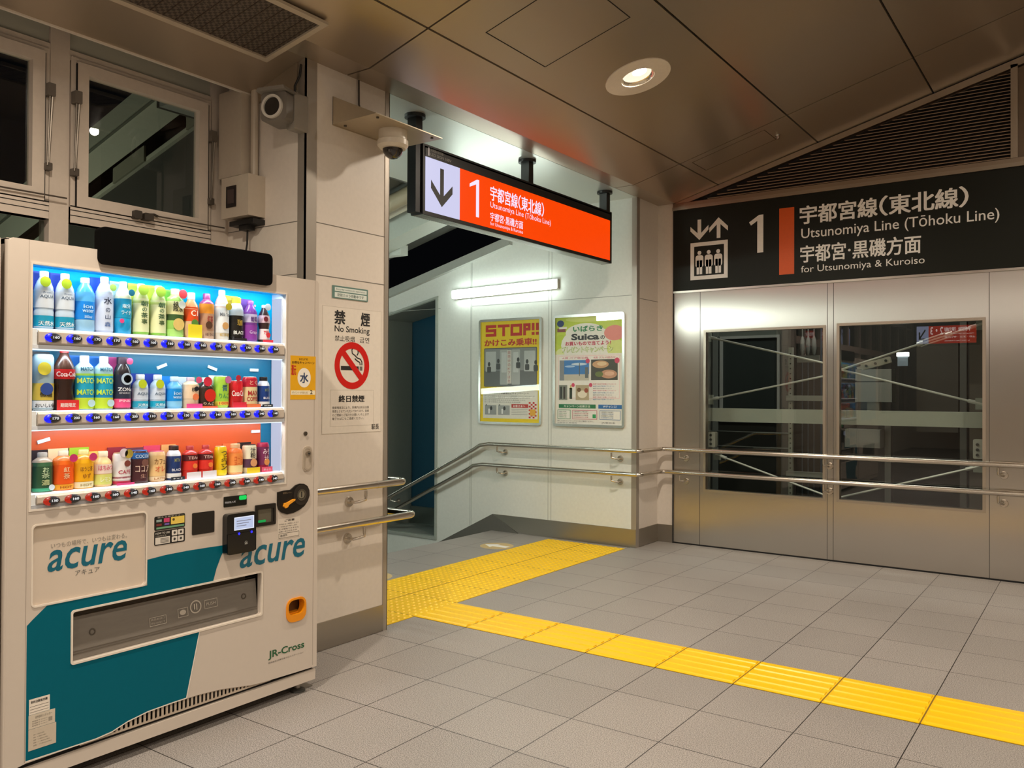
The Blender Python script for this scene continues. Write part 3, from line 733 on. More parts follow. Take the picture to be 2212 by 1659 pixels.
t = thing('louvre', (-1.0, YS, 3.1), 'dark triangular louvre of thin horizontal slats between the black sign and the sloping ceiling', 'louvre')
LC = lambda x: 3.09+SL*(x+3.2)-0.075
b = MB(0); b.prism(FS, [(-3.06, 3.086), (-0.565, 3.086), (-0.565, LC(-0.565))], -0.028, -0.02, DARK); b.build('backing', t)
b = MB(0); sm = M('#a48b74', 0.5); z = 3.095
while z < LC(-0.6):
    x0 = max(-3.06, -3.2+(z+0.075-3.09)/SL); b.add([(x0, YS+0.02, z+0.013), (-0.565, YS+0.02, z+0.013), (-0.565, YS-0.012, z), (x0+0.02, YS-0.012, z), (x0, YS+0.02, z+0.009), (-0.565, YS+0.02, z+0.009), (-0.565, YS-0.012, z-0.004), (x0+0.02, YS-0.012, z-0.004)], [(0, 1, 2, 3), (7, 6, 5, 4), (3, 2, 6, 7), (0, 3, 7, 4), (1, 5, 6, 2)], sm); z += 0.0245
b.build('slats', t)
fr_m = STEEL(col=(0.44, 0.37, 0.29), rough=0.32, axis='x', key='louvreframe')
b = MB(0)
b.prism(FS, [(-3.2, 3.086), (-3.06, 3.086), (0.4, LC(0.4)), (0.4, LC(0.4)+0.06), (-3.2, 3.088)], -0.03, 0.02, fr_m)
b.prism(FS, rect(-0.565, 3.086, -0.52, LC(-0.54)+0.03), -0.02, 0.02, fr_m)
b.build('frame', t)
b = MB(0); b.prism(FS, [(-0.52, 3.086), (5.0, 3.086), (5.0, LC(5.0)), (-0.52, LC(-0.52))], -0.028, -0.005, M('#6e5c4a', 0.5)); b.build('blank_panel', t)
t = thing('sprinkler_head', tuple(FCE.p(6.55, ct(-2.1), 0)), 'tiny chrome sprinkler head in the ceiling above the black lift sign', 'sprinkler')
b = MB(); b.tube([FCE.p(6.55, ct(-2.1), 0), FCE.p(6.55, ct(-2.1), 0.008), FCE.p(6.55, ct(-2.1), 0.03)], [0.022, 0.01, 0.008], TUBE, 12); b.build('body', t)

# ================================================================== POSTERS
def poster(u0, u1, label, draw):
    t = thing('framed_poster', ((u0+u1)/2, YP, 1.05), label, 'poster')
    al = STEEL(col=(0.72, 0.72, 0.68), rough=0.25, axis='z', strength=0.05, key='alu')
    b = MB(30); b.hole(FP, rrect(u0, 1.048, u1, 2.083, 0.03), [rect(u0+0.024, 1.072, u1-0.024, 2.059)], 0.0, 0.024, al); b.build('frame', t)
    b = MB(0); draw(b, u0+0.024, 1.072, u1-u0-0.048, 0.987); b.flat('poster_sheet', t)
    b = MB(0); b.box(u0+0.02, YP-0.017, 1.068, u1-0.02, YP-0.0155, 2.063, GLASS((0.97, 0.98, 0.97), 1.2, 'acrylic')); b.build('clear_cover', t)
D0 = 0.006
def pr_(b, o, x, y, w, h, c, d, r=0.0):   # rectangle in poster fractions (y from the top)
    u0, v0, W, H = o
    pts = rrect(u0+x*W, v0+(1-y-h)*H, u0+(x+w)*W, v0+(1-y)*H, r) if r else rect(u0+x*W, v0+(1-y-h)*H, u0+(x+w)*W, v0+(1-y)*H)
    b.prism(FP, pts, D0, D0+d, M(c, 0.5) if isinstance(c, str) else c)
def ptx(b, o, s, x, y, w, h, c, d=0.0042, bold=0.0):
    u0, v0, W, H = o
    b.text(FP, s, D0+d, M(c, 0.5), fit=(u0+x*W, v0+(1-y-h)*H, u0+(x+w)*W, v0+(1-y)*H), bold=bold)
_pc = [0]
def pel(b, o, x, y, rx, ry, c, d):
    u0, v0, W, H = o; _pc[0] = (_pc[0]+1) % 15; d += 0.000012*_pc[0]
    b.prism(FP, circ(u0+x*W, v0+(1-y)*H, rx*W, ry*H, 24), D0, D0+d, M(c, 0.5))
def stop_poster(b, u0, v0, W, H):
    o = (u0, v0, W, H)
    pr_(b, o, 0, 0, 1, 1, '#f2d616', 0.001)
    pr_(b, o, 0.035, 0.69, 0.93, 0.275, '#eceae2', 0.002)
    sq = []; lw_ = 0.042
    def seg(x0_, y0_, x1_, y1_): pr_(b, o, min(x0_, x1_)-lw_/2, min(y0_, y1_)-lw_*0.34, abs(x1_-x0_)+lw_, abs(y1_-y0_)+lw_*0.68, '#c8281e', 0.0042+0.00004*len(sq)); sq.append(1)
    yt, ym, yb_ = 0.048, 0.09, 0.135
    for a_ in ([(0.24, yt, 0.1, yt), (0.1, yt, 0.1, ym), (0.1, ym, 0.24, ym), (0.24, ym, 0.24, yb_), (0.24, yb_, 0.1, yb_)], [(0.31, yt, 0.47, yt), (0.39, yt, 0.39, yb_)], [(0.53, yt, 0.68, yt), (0.53, yb_, 0.68, yb_), (0.53, yt, 0.53, yb_), (0.68, yt, 0.68, yb_)], [(0.745, yt, 0.745, yb_), (0.745, yt, 0.82, yt), (0.82, yt, 0.82, ym), (0.745, ym, 0.82, ym)], [(0.885, yt, 0.885, 0.09), (0.885, yb_, 0.885, yb_)], [(0.955, yt, 0.955, 0.09), (0.955, yb_, 0.955, yb_)]):
        for q in a_: seg(*q)
    ptx(b, o, 'かけこみ乗車!!', 0.06, 0.178, 0.88, 0.068, '#c8281e', bold=0.03)
    pr_(b, o, 0.05, 0.265, 0.90, 0.385, '#4d5052', 0.002, 0.012); pr_(b, o, 0.06, 0.272, 0.88, 0.37, '#8f9394', 0.0025, 0.01)
    pr_(b, o, 0.06, 0.49, 0.88, 0.15, '#6d7072', 0.003)
    for x, w_ in ((0.08, 0.18), (0.74, 0.18)): pr_(b, o, x, 0.30, w_, 0.2, '#c2c6c6', 0.0031, 0.008)
    for x in (0.33, 0.53): pr_(b, o, x, 0.285, 0.14, 0.345, '#b4b8b8', 0.0031, 0.01); pr_(b, o, x+0.025, 0.31, 0.09, 0.2, '#d0d4d4', 0.0033, 0.008)
    pr_(b, o, 0.45, 0.29, 0.075, 0.33, '#dcdad4', 0.0034)
    for k in range(8): ptx(b, o, '開閉中のドアは危険です'[k], 0.468, 0.30+k*0.04, 0.04, 0.03, '#b05050')
    for x, y in ((0.14, 0.46), (0.30, 0.43), (0.64, 0.42), (0.79, 0.44), (0.93, 0.45)):
        pel(b, o, x, y-0.035, 0.022, 0.022, '#35383a', 0.0036); pr_(b, o, x-0.035, y-0.01, 0.07, 0.06, '#484b4d', 0.0035, 0.012)
    ptx(b, o, 'Do not rush onto the train!', 0.06, 0.665, 0.88, 0.028, '#3c3a20', bold=0.01)
    ptx(b, o, '～ かけこみ乗車防止キャンペーン ～', 0.18, 0.705, 0.64, 0.022, '#3a3a3a')
    for k in range(4): ptx(b, o, '扉に手や荷物を挟まれるなど大変危険ですのでおやめください。'[:26-k*3], 0.06, 0.738+k*0.02, 0.86-0.08*k, 0.011, '#777')
    pr_(b, o, 0.07, 0.835, 0.2, 0.095, '#9fa3a4', 0.003); pr_(b, o, 0.3, 0.835, 0.2, 0.095, '#a8acad', 0.003)
    for x in (0.13, 0.36): pr_(b, o, x, 0.87, 0.025, 0.05, '#f2f2f2', 0.0034); pel(b, o, x+0.05, 0.865, 0.02, 0.02, '#3f4244', 0.0034)
    ptx(b, o, '×', 0.08, 0.822, 0.03, 0.02, '#444'); ptx(b, o, '×', 0.31, 0.822, 0.03, 0.02, '#444')
    pr_(b, o, 0.53, 0.822, 0.28, 0.036, '#c23a33', 0.003); ptx(b, o, 'お客さまへ', 0.56, 0.829, 0.2, 0.022, '#fff2f0', bold=0.02)
    for k in range(4): pr_(b, o, 0.53, 0.87+k*0.017, 0.27, 0.004, '#9b9b9b', 0.003)
    for i in range(4):
        for j in range(9):
            if (i+j) % 2 == 0: pr_(b, o, 0.82+i*0.032, 0.80+j*0.0175, 0.03, 0.0165, '#c8302a', 0.0036)
    pr_(b, o, 0.84, 0.872, 0.09, 0.06, '#e9b33a', 0.0037, 0.006)
def town_poster(b, u0, v0, W, H):
    o = (u0, v0, W, H)
    pr_(b, o, 0, 0, 1, 1, '#edeae3', 0.001); pr_(b, o, 0, 0, 1, 0.36, '#c3d64a', 0.0013)
    for x, y, rx, ry, c in ((0.5, 0.26, 0.42, 0.17, '#efeee6'), (0.45, 0.15, 0.30, 0.09, '#efeee6'), (0.16, 0.33, 0.16, 0.05, '#dfe7a8'), (0.9, 0.3, 0.13, 0.08, '#d8e38a'), (0.88, 0.16, 0.15, 0.07, '#e58f86'), (0.08, 0.21, 0.1, 0.05, '#b9cf3c'), (0.07, 0.055, 0.055, 0.032, '#23407c'), (0.5, 0.02, 0.35, 0.03, '#d8e27e')): pel(b, o, x, y, rx, ry, c, 0.0016+0.0002*(x > 0.4)+0.0003*(c == '#23407c'))
    pr_(b, o, 0, 0.345, 1, 0.02, '#edeae3', 0.002); pr_(b, o, 0.02, 0.1, 0.13, 0.035, '#8a4b4e', 0.002); pr_(b, o, 0.05, 0.087, 0.12, 0.02, '#f3f0ea', 0.0021)
    ptx(b, o, 'いばらき', 0.27, 0.085, 0.44, 0.052, '#2f8a55', bold=0.03)
    ptx(b, o, 'Suica', 0.24, 0.155, 0.42, 0.062, '#33363a', bold=0.04); ptx(b, o, 'の', 0.68, 0.18, 0.06, 0.035, '#33363a', bold=0.02)
    ptx(b, o, 'お買いもので当てよう！', 0.15, 0.228, 0.68, 0.038, '#c8365a', bold=0.03)
    ptx(b, o, 'プレゼントキャンペーン', 0.1, 0.277, 0.76, 0.055, '#93ad2c', bold=0.05)
    ptx(b, o, 'プレゼントキャンペーン', 0.105, 0.28, 0.75, 0.05, '#f6f8e6', 0.0046, bold=0.0)
    pr_(b, o, 0.04, 0.36, 0.92, 0.40, '#f3d9d6', 0.0022, 0.008); pr_(b, o, 0.05, 0.367, 0.90, 0.386, '#f2efe9', 0.0024, 0.008)
    ptx(b, o, 'A賞 ペア宿泊券', 0.1, 0.372, 0.4, 0.02, '#d05070'); ptx(b, o, 'B賞 グルメ詰合せ', 0.58, 0.372, 0.32, 0.02, '#d05070')
    pr_(b, o, 0.06, 0.402, 0.45, 0.19, '#3f7fc4', 0.003); pr_(b, o, 0.06, 0.535, 0.45, 0.057, '#c9c3b4', 0.0032); pr_(b, o, 0.06, 0.402, 0.07, 0.19, '#8a8f95', 0.0033)
    pel(b, o, 0.36, 0.44, 0.12, 0.012, '#cfe0f2', 0.0033); pel(b, o, 0.22, 0.46, 0.08, 0.01, '#a9c8ea', 0.0033)
    pr_(b, o, 0.36, 0.43, 0.012, 0.12, '#5a5f63', 0.0035); pr_(b, o, 0.45, 0.47, 0.05, 0.1, '#6a6e70', 0.0034)
    pr_(b, o, 0.54, 0.4, 0.39, 0.19, '#4b4a42', 0.003); pel(b, o, 0.68, 0.445, 0.12, 0.035, '#cfa27a', 0.0034); pel(b, o, 0.8, 0.535, 0.12, 0.04, '#c9977a', 0.0034); pel(b, o, 0.66, 0.535, 0.06, 0.025, '#6d7a44', 0.0035); pel(b, o, 0.7, 0.44, 0.07, 0.018, '#e6cba2', 0.0036); pel(b, o, 0.81, 0.53, 0.07, 0.02, '#e3b89c', 0.0036)
    for x, y, r_ in ((0.49, 0.412, 0.03), (0.92, 0.412, 0.035), (0.27, 0.635, 0.025), (0.535, 0.635, 0.025)): pel(b, o, x, y, r_, r_*0.75, '#d6486c', 0.004)
    pr_(b, o, 0.05, 0.635, 0.13, 0.14, '#8b8f86', 0.003); pr_(b, o, 0.07, 0.65, 0.03, 0.115, '#25282a', 0.0034, 0.004); pr_(b, o, 0.12, 0.65, 0.03, 0.115, '#3b3130', 0.0034, 0.004)
    pr_(b, o, 0.215, 0.66, 0.04, 0.105, '#26331f', 0.0034, 0.005); pr_(b, o, 0.222, 0.635, 0.024, 0.04, '#d8c67a', 0.0034)
    pr_(b, o, 0.31, 0.635, 0.2, 0.14, '#b9a98a', 0.003); pel(b, o, 0.41, 0.72, 0.07, 0.035, '#efe6d2', 0.0034); pel(b, o, 0.36, 0.68, 0.03, 0.02, '#7a5a3a', 0.0034); pel(b, o, 0.47, 0.685, 0.03, 0.022, '#a34c34', 0.0034)
    for k in range(8): ptx(b, o, '抽選で合計千名様にプレゼント', 0.57, 0.62+k*0.02, 0.34-0.03*(k % 3), 0.012, ['#d05070', '#3a7ab0', '#666'][k % 3])
    pr_(b, o, 0.05, 0.815, 0.56, 0.036, '#1d7a4c', 0.003); ptx(b, o, 'キャンペーン応募方法', 0.13, 0.822, 0.40, 0.022, '#f2f6ea', bold=0.02)
    pr_(b, o, 0.65, 0.815, 0.34, 0.036, '#2a6fb4', 0.003); ptx(b, o, 'Wチャンス！', 0.72, 0.822, 0.2, 0.022, '#f2f6ff', bold=0.02)
    for x, w_, c in ((0.03, 0.2, '#2e8a5c'), (0.26, 0.37, '#c8506a'), (0.67, 0.3, '#3a6ea8')):
        pr_(b, o, x, 0.868, w_, 0.085, c, 0.0025); pr_(b, o, x+0.006, 0.872, w_-0.012, 0.077, '#f2efe9', 0.0028)
        for k in range(4): ptx(b, o, '応募期間中に対象店舗で'[:11-k], x+0.02, 0.878+k*0.017, w_*0.6, 0.011, c if k % 2 else '#555')
    pr_(b, o, 0.565, 0.905, 0.05, 0.035, '#2e9a5c', 0.0034)
    ptx(b, o, '詳しくはキャンペーンサイトをご確認ください。', 0.03, 0.965, 0.55, 0.013, '#444')
    ptx(b, o, 'お問合せ 事務局', 0.03, 0.983, 0.3, 0.011, '#666'); ptx(b, o, 'JR東日本', 0.7, 0.973, 0.2, 0.018, '#666')
poster(-5.112, -4.362, 'yellow STOP poster with grey train door picture in silver frame', stop_poster)
poster(-4.232, -3.482, 'green and white prize campaign poster with food photos in silver frame', town_poster)

# ================================================================== COLUMN NOTICES AND CAMERAS
t = thing('no_smoking_sign', (XP, 3.25, 1.13), 'tall white no smoking notice with red crossed circle on the column', 'sign')
b = MB(0); b.prism(FC, rect(3.028, 1.14, 3.468, 1.822), 0, 0.0015, M('#ded6ca', 0.4)); b.ring(FC, 3.028, 1.14, 3.468, 1.822, 0.0022, 0.0015, 0.0018, M('#c4bcb0', 0.5)); b.ring(FC, 3.085, 1.178, 3.41, 1.375, 0.0018, 0.0015, 0.0018, M('#b8b0a4', 0.5)); b.build('sheet', t)
b = MB(40); red = M('#c8170f', 0.4); b.annulus(FC, 3.243, 1.508, 0.093, 0.129, 0.0015, 0.0028, red); b.stroke(FC, [(3.165, 1.588), (3.323, 1.428)], 0.034, 0.0015, 0.0029, red); b.build('prohibition_ring', t)
b = MB(0); b.prism(FC, rect(3.16, 1.482, 3.26, 1.505), 0.0015, 0.0022, INK); b.prism(FC, rect(3.27, 1.482, 3.292, 1.505), 0.0015, 0.0022, INK)
for u in (3.3, 3.312): b.prism(FC, rect(u, 1.482, u+0.007, 1.505), 0.0015, 0.0022, INK)
b.stroke(FC, [(3.316, 1.512), (3.316, 1.53), (3.305, 1.545), (3.28, 1.552), (3.262, 1.565), (3.243, 1.575), (3.24, 1.595), (3.255, 1.61)], 0.007, 0.0015, 0.0022, INK)
b.stroke(FC, [(3.303, 1.512), (3.3, 1.527), (3.278, 1.536), (3.262, 1.548)], 0.007, 0.0015, 0.0022, INK); b.stroke(FC, [(3.27, 1.605), (3.285, 1.595), (3.287, 1.578), (3.278, 1.565)], 0.007, 0.0015, 0.0022, INK); b.build('cigarette_symbol', t)
b = MB(0)
b.text(FC, '禁', 0.002, INK, fit=(3.113, 1.73, 3.188, 1.803), bold=0.03); b.text(FC, '煙', 0.002, INK, fit=(3.308, 1.73, 3.374, 1.803), bold=0.03)
b.text(FC, 'No Smoking', 0.002, INK, fit=(3.113, 1.678, 3.374, 1.722), bold=0.012); b.text(FC, '禁止吸烟', 0.002, INK, fit=(3.115, 1.638, 3.26, 1.668)); b.text(FC, '금연', 0.002, INK, fit=(3.298, 1.637, 3.372, 1.668))
b.flat('heading_lettering', t); b = MB(0)
b.text(FC, '終日禁煙', 0.002, INK, fit=(3.146, 1.308, 3.336, 1.345), bold=0.03)
for k, s_ in enumerate(('健康増進法により、駅構内は終日全面', '禁煙とさせていただいております。皆様', 'のご理解とご協力をお願いいたします', '電子たばこもご遠慮ください。')): b.text(FC, s_, 0.002, M('#5c5852', 0.6), fit=(3.1, 1.272-0.02*k, 3.372-0.04*(k == 3), 1.286-0.02*k))
b.flat('notice_lettering', t); b = MB(0)
b.text(FC, '駅長', 0.002, INK, fit=(3.394, 1.153, 3.452, 1.183), bold=0.01)
b.flat('lettering', t)
t = thing('small_wall_plate', (XP, 3.22, 1.87), 'small green bordered plate with two white lines above the no smoking notice', 'plate')
b = MB(0); b.prism(FC, rect(3.095, 1.868, 3.357, 1.935), 0, 0.004, M('#5f8078', 0.4)); b.build('plate', t)
b = MB(0); b.prism(FC, rect(3.11, 1.906, 3.347, 1.927), 0.004, 0.0046, M('#d7dfd8', 0.5)); b.prism(FC, rect(3.11, 1.873, 3.347, 1.9), 0.004, 0.0046, M('#d7dfd8', 0.5)); b.build('white_strip', t)
b = MB(0); gt_ = M('#3b5a52', 0.6); b.text(FC, 'Security camera in operation', 0.0048, gt_, fit=(3.12, 1.91, 3.335, 1.922)); b.text(FC, '防犯カメラ作動中です', 0.0048, gt_, fit=(3.13, 1.878, 3.325, 1.895), bold=0.01); b.flat('lettering', t)

t = thing('dome_camera', (XP, 3.3, 2.8), 'white dome security camera under a bent metal bracket on the column', 'security camera')
bm_ = M('#b5a78f', 0.4, metal=0.5)
b = MB(0)
b.box(XP, 3.09, 2.79, XP+0.003, 3.62, 2.945, bm_)
b.box(XP, 3.09, 2.795, -3.055, 3.62, 2.80, bm_)
b.add([(XP, 3.09, 2.8), (-3.06, 3.09, 2.8), (XP, 3.09, 2.945), (XP, 3.094, 2.8), (-3.06, 3.094, 2.8), (XP, 3.094, 2.945)], [(0, 1, 2), (5, 4, 3), (0, 3, 4, 1), (1, 4, 5, 2), (2, 5, 3, 0)], bm_)
for x_, y_ in ((-3.09, 3.14), (-3.09, 3.57), (-3.33, 3.14), (-3.33, 3.57)): b.tube([(x_, y_, 2.788), (x_, y_, 2.795)], 0.008, M('#4a4238', 0.4), 8)
b.build('bracket', t)
cx, cy = -3.19, 3.36
b = MB(40); b.lathe((cx, cy, 2.795), [(0.078, 0), (0.078, -0.05), (0.084, -0.055), (0.084, -0.082), (0.07, -0.098), (0.056, -0.1)], M('#d2c9b8', 0.35), seg=32); b.build('housing', t)
b = MB(60); b.lathe((cx, cy, 2.697), [(0.056*math.cos(R(a)), -0.056*math.sin(R(a))) for a in (0, 15, 30, 45, 60, 75, 88)], M('#1a1614', 0.06, coat=0.6), seg=28); b.build('dome', t)
b = MB(); b.tube([(XP+0.012, 3.27, 3.085), (XP+0.014, 3.27, 2.95), (XP+0.06, 3.272, 2.80)], 0.005, M('#3a342c', 0.5), 8); b.build('cable', t)

t = thing('box_camera', (-3.5, YC, 2.7), 'grey box security camera with round lens on the shaded column side', 'security camera')
cg = M('#6d675f', 0.4)
b = MB(25); b.prism(Fr((-3.40, YC, 0), (1, 0, 0), (0, 0, 1)), rrect(-0.02, 2.70, 0.04, 2.89, 0.012), 0, 0.09, M('#857e74', 0.4)); b.build('wall_mount', t)
b = MB(25); hf = Fr((-3.435, YC-0.12, 2.815), Vector((0.96, 0.28, 0)), (0, 0, 1)); b.prism(hf, rrect(-0.075, -0.085, 0.075, 0.06, 0.02), -0.08, 0.055, cg); b.build('housing', t)
b = MB(25); b.prism(hf, [(-0.085, 0.06), (0.085, 0.06), (0.075, 0.078), (-0.075, 0.078)], -0.09, 0.085, M('#7d776e', 0.4)); b.build('sunshade', t)
b = MB(40); b.annulus(hf, -0.005, -0.015, 0.047, 0.06, 0.05, 0.068, M('#c9c4ba', 0.3), 32); b.build('lens_ring', t)
b = MB(40); b.prism(hf, circ(-0.005, -0.015, 0.048), 0.05, 0.058, M('#24211f', 0.12)); b.build('lens', t)
b = MB(); b.tube([(-3.43, YC-0.03, 2.90), (-3.43, YC-0.03, 2.95), (-3.405, YC-0.02, 3.0), (-3.40, YC-0.015, 3.06)], 0.006, BLACK, 8); b.build('cable', t)

t = thing('wall_switch_box', (-3.81, YC, 2.28), 'cream switch box with dark window on the column side above the vending machine', 'switch box')
crm = M('#b9ad9c', 0.45)
b = MB(25); b.box(-3.93, YC-0.11, 2.30, -3.70, YC, 2.52, crm); b.build('box', t)
b = MB(0); b.box(-3.885, YC-0.114, 2.355, -3.80, YC-0.11, 2.47, M('#2b2422', 0.3)); b.box(-3.868, YC-0.117, 2.375, -3.818, YC-0.114, 2.45, M('#4a3d3a', 0.3)); b.build('window', t)
t = thing('cable_duct', (-3.85, YC, 2.75), 'cream vertical cable cover between the window and the box camera', 'cable cover')
b = MB(25); b.box(-3.985, YC-0.09, 2.53, -3.79, YC, 3.0, crm); b.build('cover', t)
b = MB(25); b.tube([(-3.755, YC-0.03, 2.52), (-3.755, YC-0.03, 3.0)], 0.02, crm, 12); b.build('conduit', t)
t = thing('power_plug', (-3.79, YC, 2.23), 'black plug with dangling cable under the cream switch box', 'plug')
b = MB(25); b.box(-3.90, YC-0.08, 2.262, -3.70, YC-0.0, 2.288, BLACK); b.box(-3.83, YC-0.07, 2.235, -3.76, YC-0.02, 2.262, BLACK); b.build('plug_body', t)
b = MB(); b.tube([(-3.79, YC-0.045, 2.235), (-3.785, YC-0.05, 2.16), (-3.80, YC-0.05, 2.10), (-3.785, YC-0.05, 2.04), (-3.72, YC-0.06, 1.97), (-3.66, YC-0.1, 1.875)], 0.005, BLACK, 8); b.build('cable', t)

# ================================================================== LIFT SHAFT CONTENTS
shm = M('#3a3a36', 0.6); paint = M('#8d9488', 0.5); paint2 = M('#6f716a', 0.5); rodm = M('#b9bcb2', 0.4, metal=0.3)
b = MB(0)
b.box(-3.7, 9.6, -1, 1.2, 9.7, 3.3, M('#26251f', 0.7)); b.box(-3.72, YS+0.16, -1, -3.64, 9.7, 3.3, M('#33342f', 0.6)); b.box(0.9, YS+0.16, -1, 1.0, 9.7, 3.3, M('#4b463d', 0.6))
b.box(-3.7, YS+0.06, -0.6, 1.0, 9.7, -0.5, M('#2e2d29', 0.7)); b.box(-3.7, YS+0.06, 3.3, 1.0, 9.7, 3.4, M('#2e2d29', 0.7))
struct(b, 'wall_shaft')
wn = sroot('window_9', (-3.2, 9.1, 1.0))
Fq = Fr((0, 9.1, 0), (1, 0, 0), (0, 0, 1))
b = MB(0); b.ring(Fq, -3.56, 1.04, -2.88, 2.0, 0.03, 0, 0.03, M('#b5bab4', 0.4)); b.prism(Fq, rect(-3.66, 0.2, -3.58, 3.2), 0, 0.03, M('#7f857f', 0.4)); b.prism(Fq, rect(-2.86, 0.2, -2.80, 3.2), 0, 0.05, M('#5c615b', 0.4)); b.build('window_frame', wn)
b = MB(0); b.prism(Fq, rect(-3.53, 1.07, -2.91, 1.97), -0.02, 0.0, M('#39413f', 0.25)); b.build('window_pane', wn)
b = MB(0); b.prism(Fq, rect(-3.60, 2.0, -2.86, 2.3), -0.01, 0.01, M('#6f776f', 0.5)); b.prism(Fq, rect(-3.60, 0.2, -2.86, 1.04), -0.01, 0.01, M('#33352f', 0.5)); b.build('window_apron', wn)
def brace(name, arms, label, tb):
    t = thing(name, arms[0][0], label, 'brace')
    for (a, c) in arms:
        b = MB(); b.tube([a, c], 0.009, rodm, 8); b.build('rod', t)
        e = Vector(a); d_ = (Vector(c)-e).normalized()
        b = MB(); b.tube([e-d_*0.02, e+d_*0.09], 0.016, rodm, 8); b.box(e.x-0.035, e.y-0.012, e.z-0.045, e.x+0.035, e.y+0.012, e.z+0.045, paint); b.build('end_plate', t)
    for (a, c) in tb:
        a, c = Vector(a), Vector(c); d_ = (c-a).normalized(); q = Vector((-d_.z, 0, d_.x))*0.02
        b = MB(); b.tube([a+q, c+q], 0.007, rodm, 8); b.tube([a-q, c-q], 0.007, rodm, 8); b.tube([a-d_*0.02, a+d_*0.03], 0.02, rodm, 10); b.tube([c-d_*0.03, c+d_*0.02], 0.02, rodm, 10); b.build('turnbuckle', t)
brace('cross_brace', [((-3.06, 7.5, 1.892), (-1.90, 7.5, 1.605)), ((-3.04, 7.5, 1.302), (-1.90, 7.5, 1.535)), ((-0.80, 7.5, 1.916), (-1.90, 7.5, 1.555)), ((-0.805, 7.5, 1.29), (-1.90, 7.5, 1.58))], 'upper steel rod cross brace with turnbuckle behind the lift glass', [((-1.24, 7.5, 1.772), (-1.02, 7.5, 1.844))])
brace('cross_brace', [((-2.96, 7.5, 0.786), (-1.88, 7.5, 0.45)), ((-0.82, 7.5, 0.796), (-1.88, 7.5, 0.47))], 'lower steel rod brace behind the handrails and lift glass', [])
o = MB(0).box(-3.3, 7.36, 1.105, 0.8, 7.44, 1.225, M('#9aa094', 0.5)).build('steel_beam'); o['label'] = 'pale horizontal steel beam crossing behind both lift windows'; o['category'] = 'beam'
for x0, x1, z0, z1, lb in ((-2.975, -2.905, 0.87, 1.01, 'bolted pale plate at the left edge inside the lift glass'), (-0.835, -0.765, 0.87, 1.02, 'bolted pale plate at the right edge inside the lift glass')):
    t = thing('bolt_plate', ((x0+x1)/2, 7.3, z0), lb, 'steel plate', 'bolted plates inside the lift glass')
    b = MB(20); b.prism(Fr((0, 7.3, 0), (1, 0, 0), (0, 0, 1)), rrect(x0, z0, x1, z1, 0.012), -0.06, 0.0, M('#a9aa9f', 0.5)); b.build('plate', t)
    for k in range(3): b = MB(); b.tube([((x0+x1)/2-0.005, 7.302, z0+0.03+k*0.04), ((x0+x1)/2-0.005, 7.288, z0+0.03+k*0.04)], 0.011, M('#3a3a36', 0.4), 8); b.build('bolt', t)
t = thing('guide_rail', (-2.44, 8.0, 0.3), 'perforated pale vertical guide rail inside the shaft behind the handrails', 'guide rail')
b = MB(0); b.box(-2.458, 8.0, -0.5, -2.42, 8.04, 1.80, paint); b.build('rail', t)
b = MB(0)
for k in range(40): b.box(-2.445, 7.9985, -0.1+k*0.047, -2.433, 8.0, -0.088+k*0.047, DARK)
b.build('perforations', t)
for z0, z1 in ((1.295, 1.345), (0.585, 0.63)): b = MB(0); b.box(-2.47, 7.97, z0, -2.12, 8.03, z1, M('#878a80', 0.5)); b.build('arm', t)
o = MB(0).box(-2.372, 7.98, 1.655, -2.172, 8.02, 1.72, paint2).build('rail_bracket'); o['label'] = 'small grey bracket plate over the rope bundle in the shaft'; o['category'] = 'bracket'
for k, x in enumerate((-2.415, -2.36, -2.305)):
    t = thing('hoist_rope', (x, 8.3, 0.4), ['hoist rope with grey socket, leftmost of the three by the perforated rail', 'hoist rope with grey socket, middle of the three by the perforated rail', 'hoist rope with grey socket, rightmost of the three by the perforated rail'][k], 'rope', 'hoist ropes in the shaft')
    b = MB(); b.tube([(x, 8.3, -0.5), (x, 8.3, 1.8)], 0.006, M('#5d666b', 0.4, metal=0.6), 6); b.build('rope', t)
    b = MB(); b.tube([(x, 8.3, 1.74), (x, 8.3, 1.80), (x, 8.3, 1.88), (x, 8.3, 1.92)], [0.012, 0.024, 0.02, 0.008], M('#7a7d78', 0.4), 10); b.tube([(x, 8.3, 1.9), (x, 8.3, 2.6)], 0.007, M('#7a7d78', 0.4), 6); b.build('rope_socket', t)
for x in (-2.25, -2.19): o = MB().tube([(x, 8.35, -0.5), (x, 8.35, 3.2)], 0.007, M('#4b6073', 0.4, metal=0.5), 6).build('travel_cable'); o['label'] = 'thin bluish cable right of the hoist ropes, %s one' % ('nearer' if x < -2.2 else 'farther'); o['category'] = 'cable'; o['group'] = 'travel cables'
for bx, lb in (((-1.985, 8.55, 1.285, -1.655, 8.75, 1.475), 'grey box with dark seam behind the right lift window above the beam'), ((-2.08, 8.55, 0.845, -1.76, 8.75, 1.02), 'grey box behind the right lift window below the beam'), ((-1.985, 8.56, 1.485, -1.66, 8.75, 1.60), 'grey upper box under the clamp inside the right lift window')):
    o = MB(0).box(*bx, M('#85857b', 0.5)).build('equipment_box'); o['label'] = lb; o['category'] = 'equipment box'; o['group'] = 'boxes in the lift shaft'
o = MB(0).box(-1.885, 8.6, 1.1, -1.775, 8.7, 1.284, M('#a3a497', 0.5)).build('support_bracket'); o['label'] = 'pale narrow support under the seamed grey box'; o['category'] = 'bracket'
t = thing('rail_clamp', (-1.68, 8.0, 1.62), 'pale tilted clamp with bolts at the brace crossing in the right lift window', 'clamp')
cf = Fr((-1.68, 7.98, 1.635), Vector((1, 0, 0.27)), Vector((-0.27, 0, 1)))
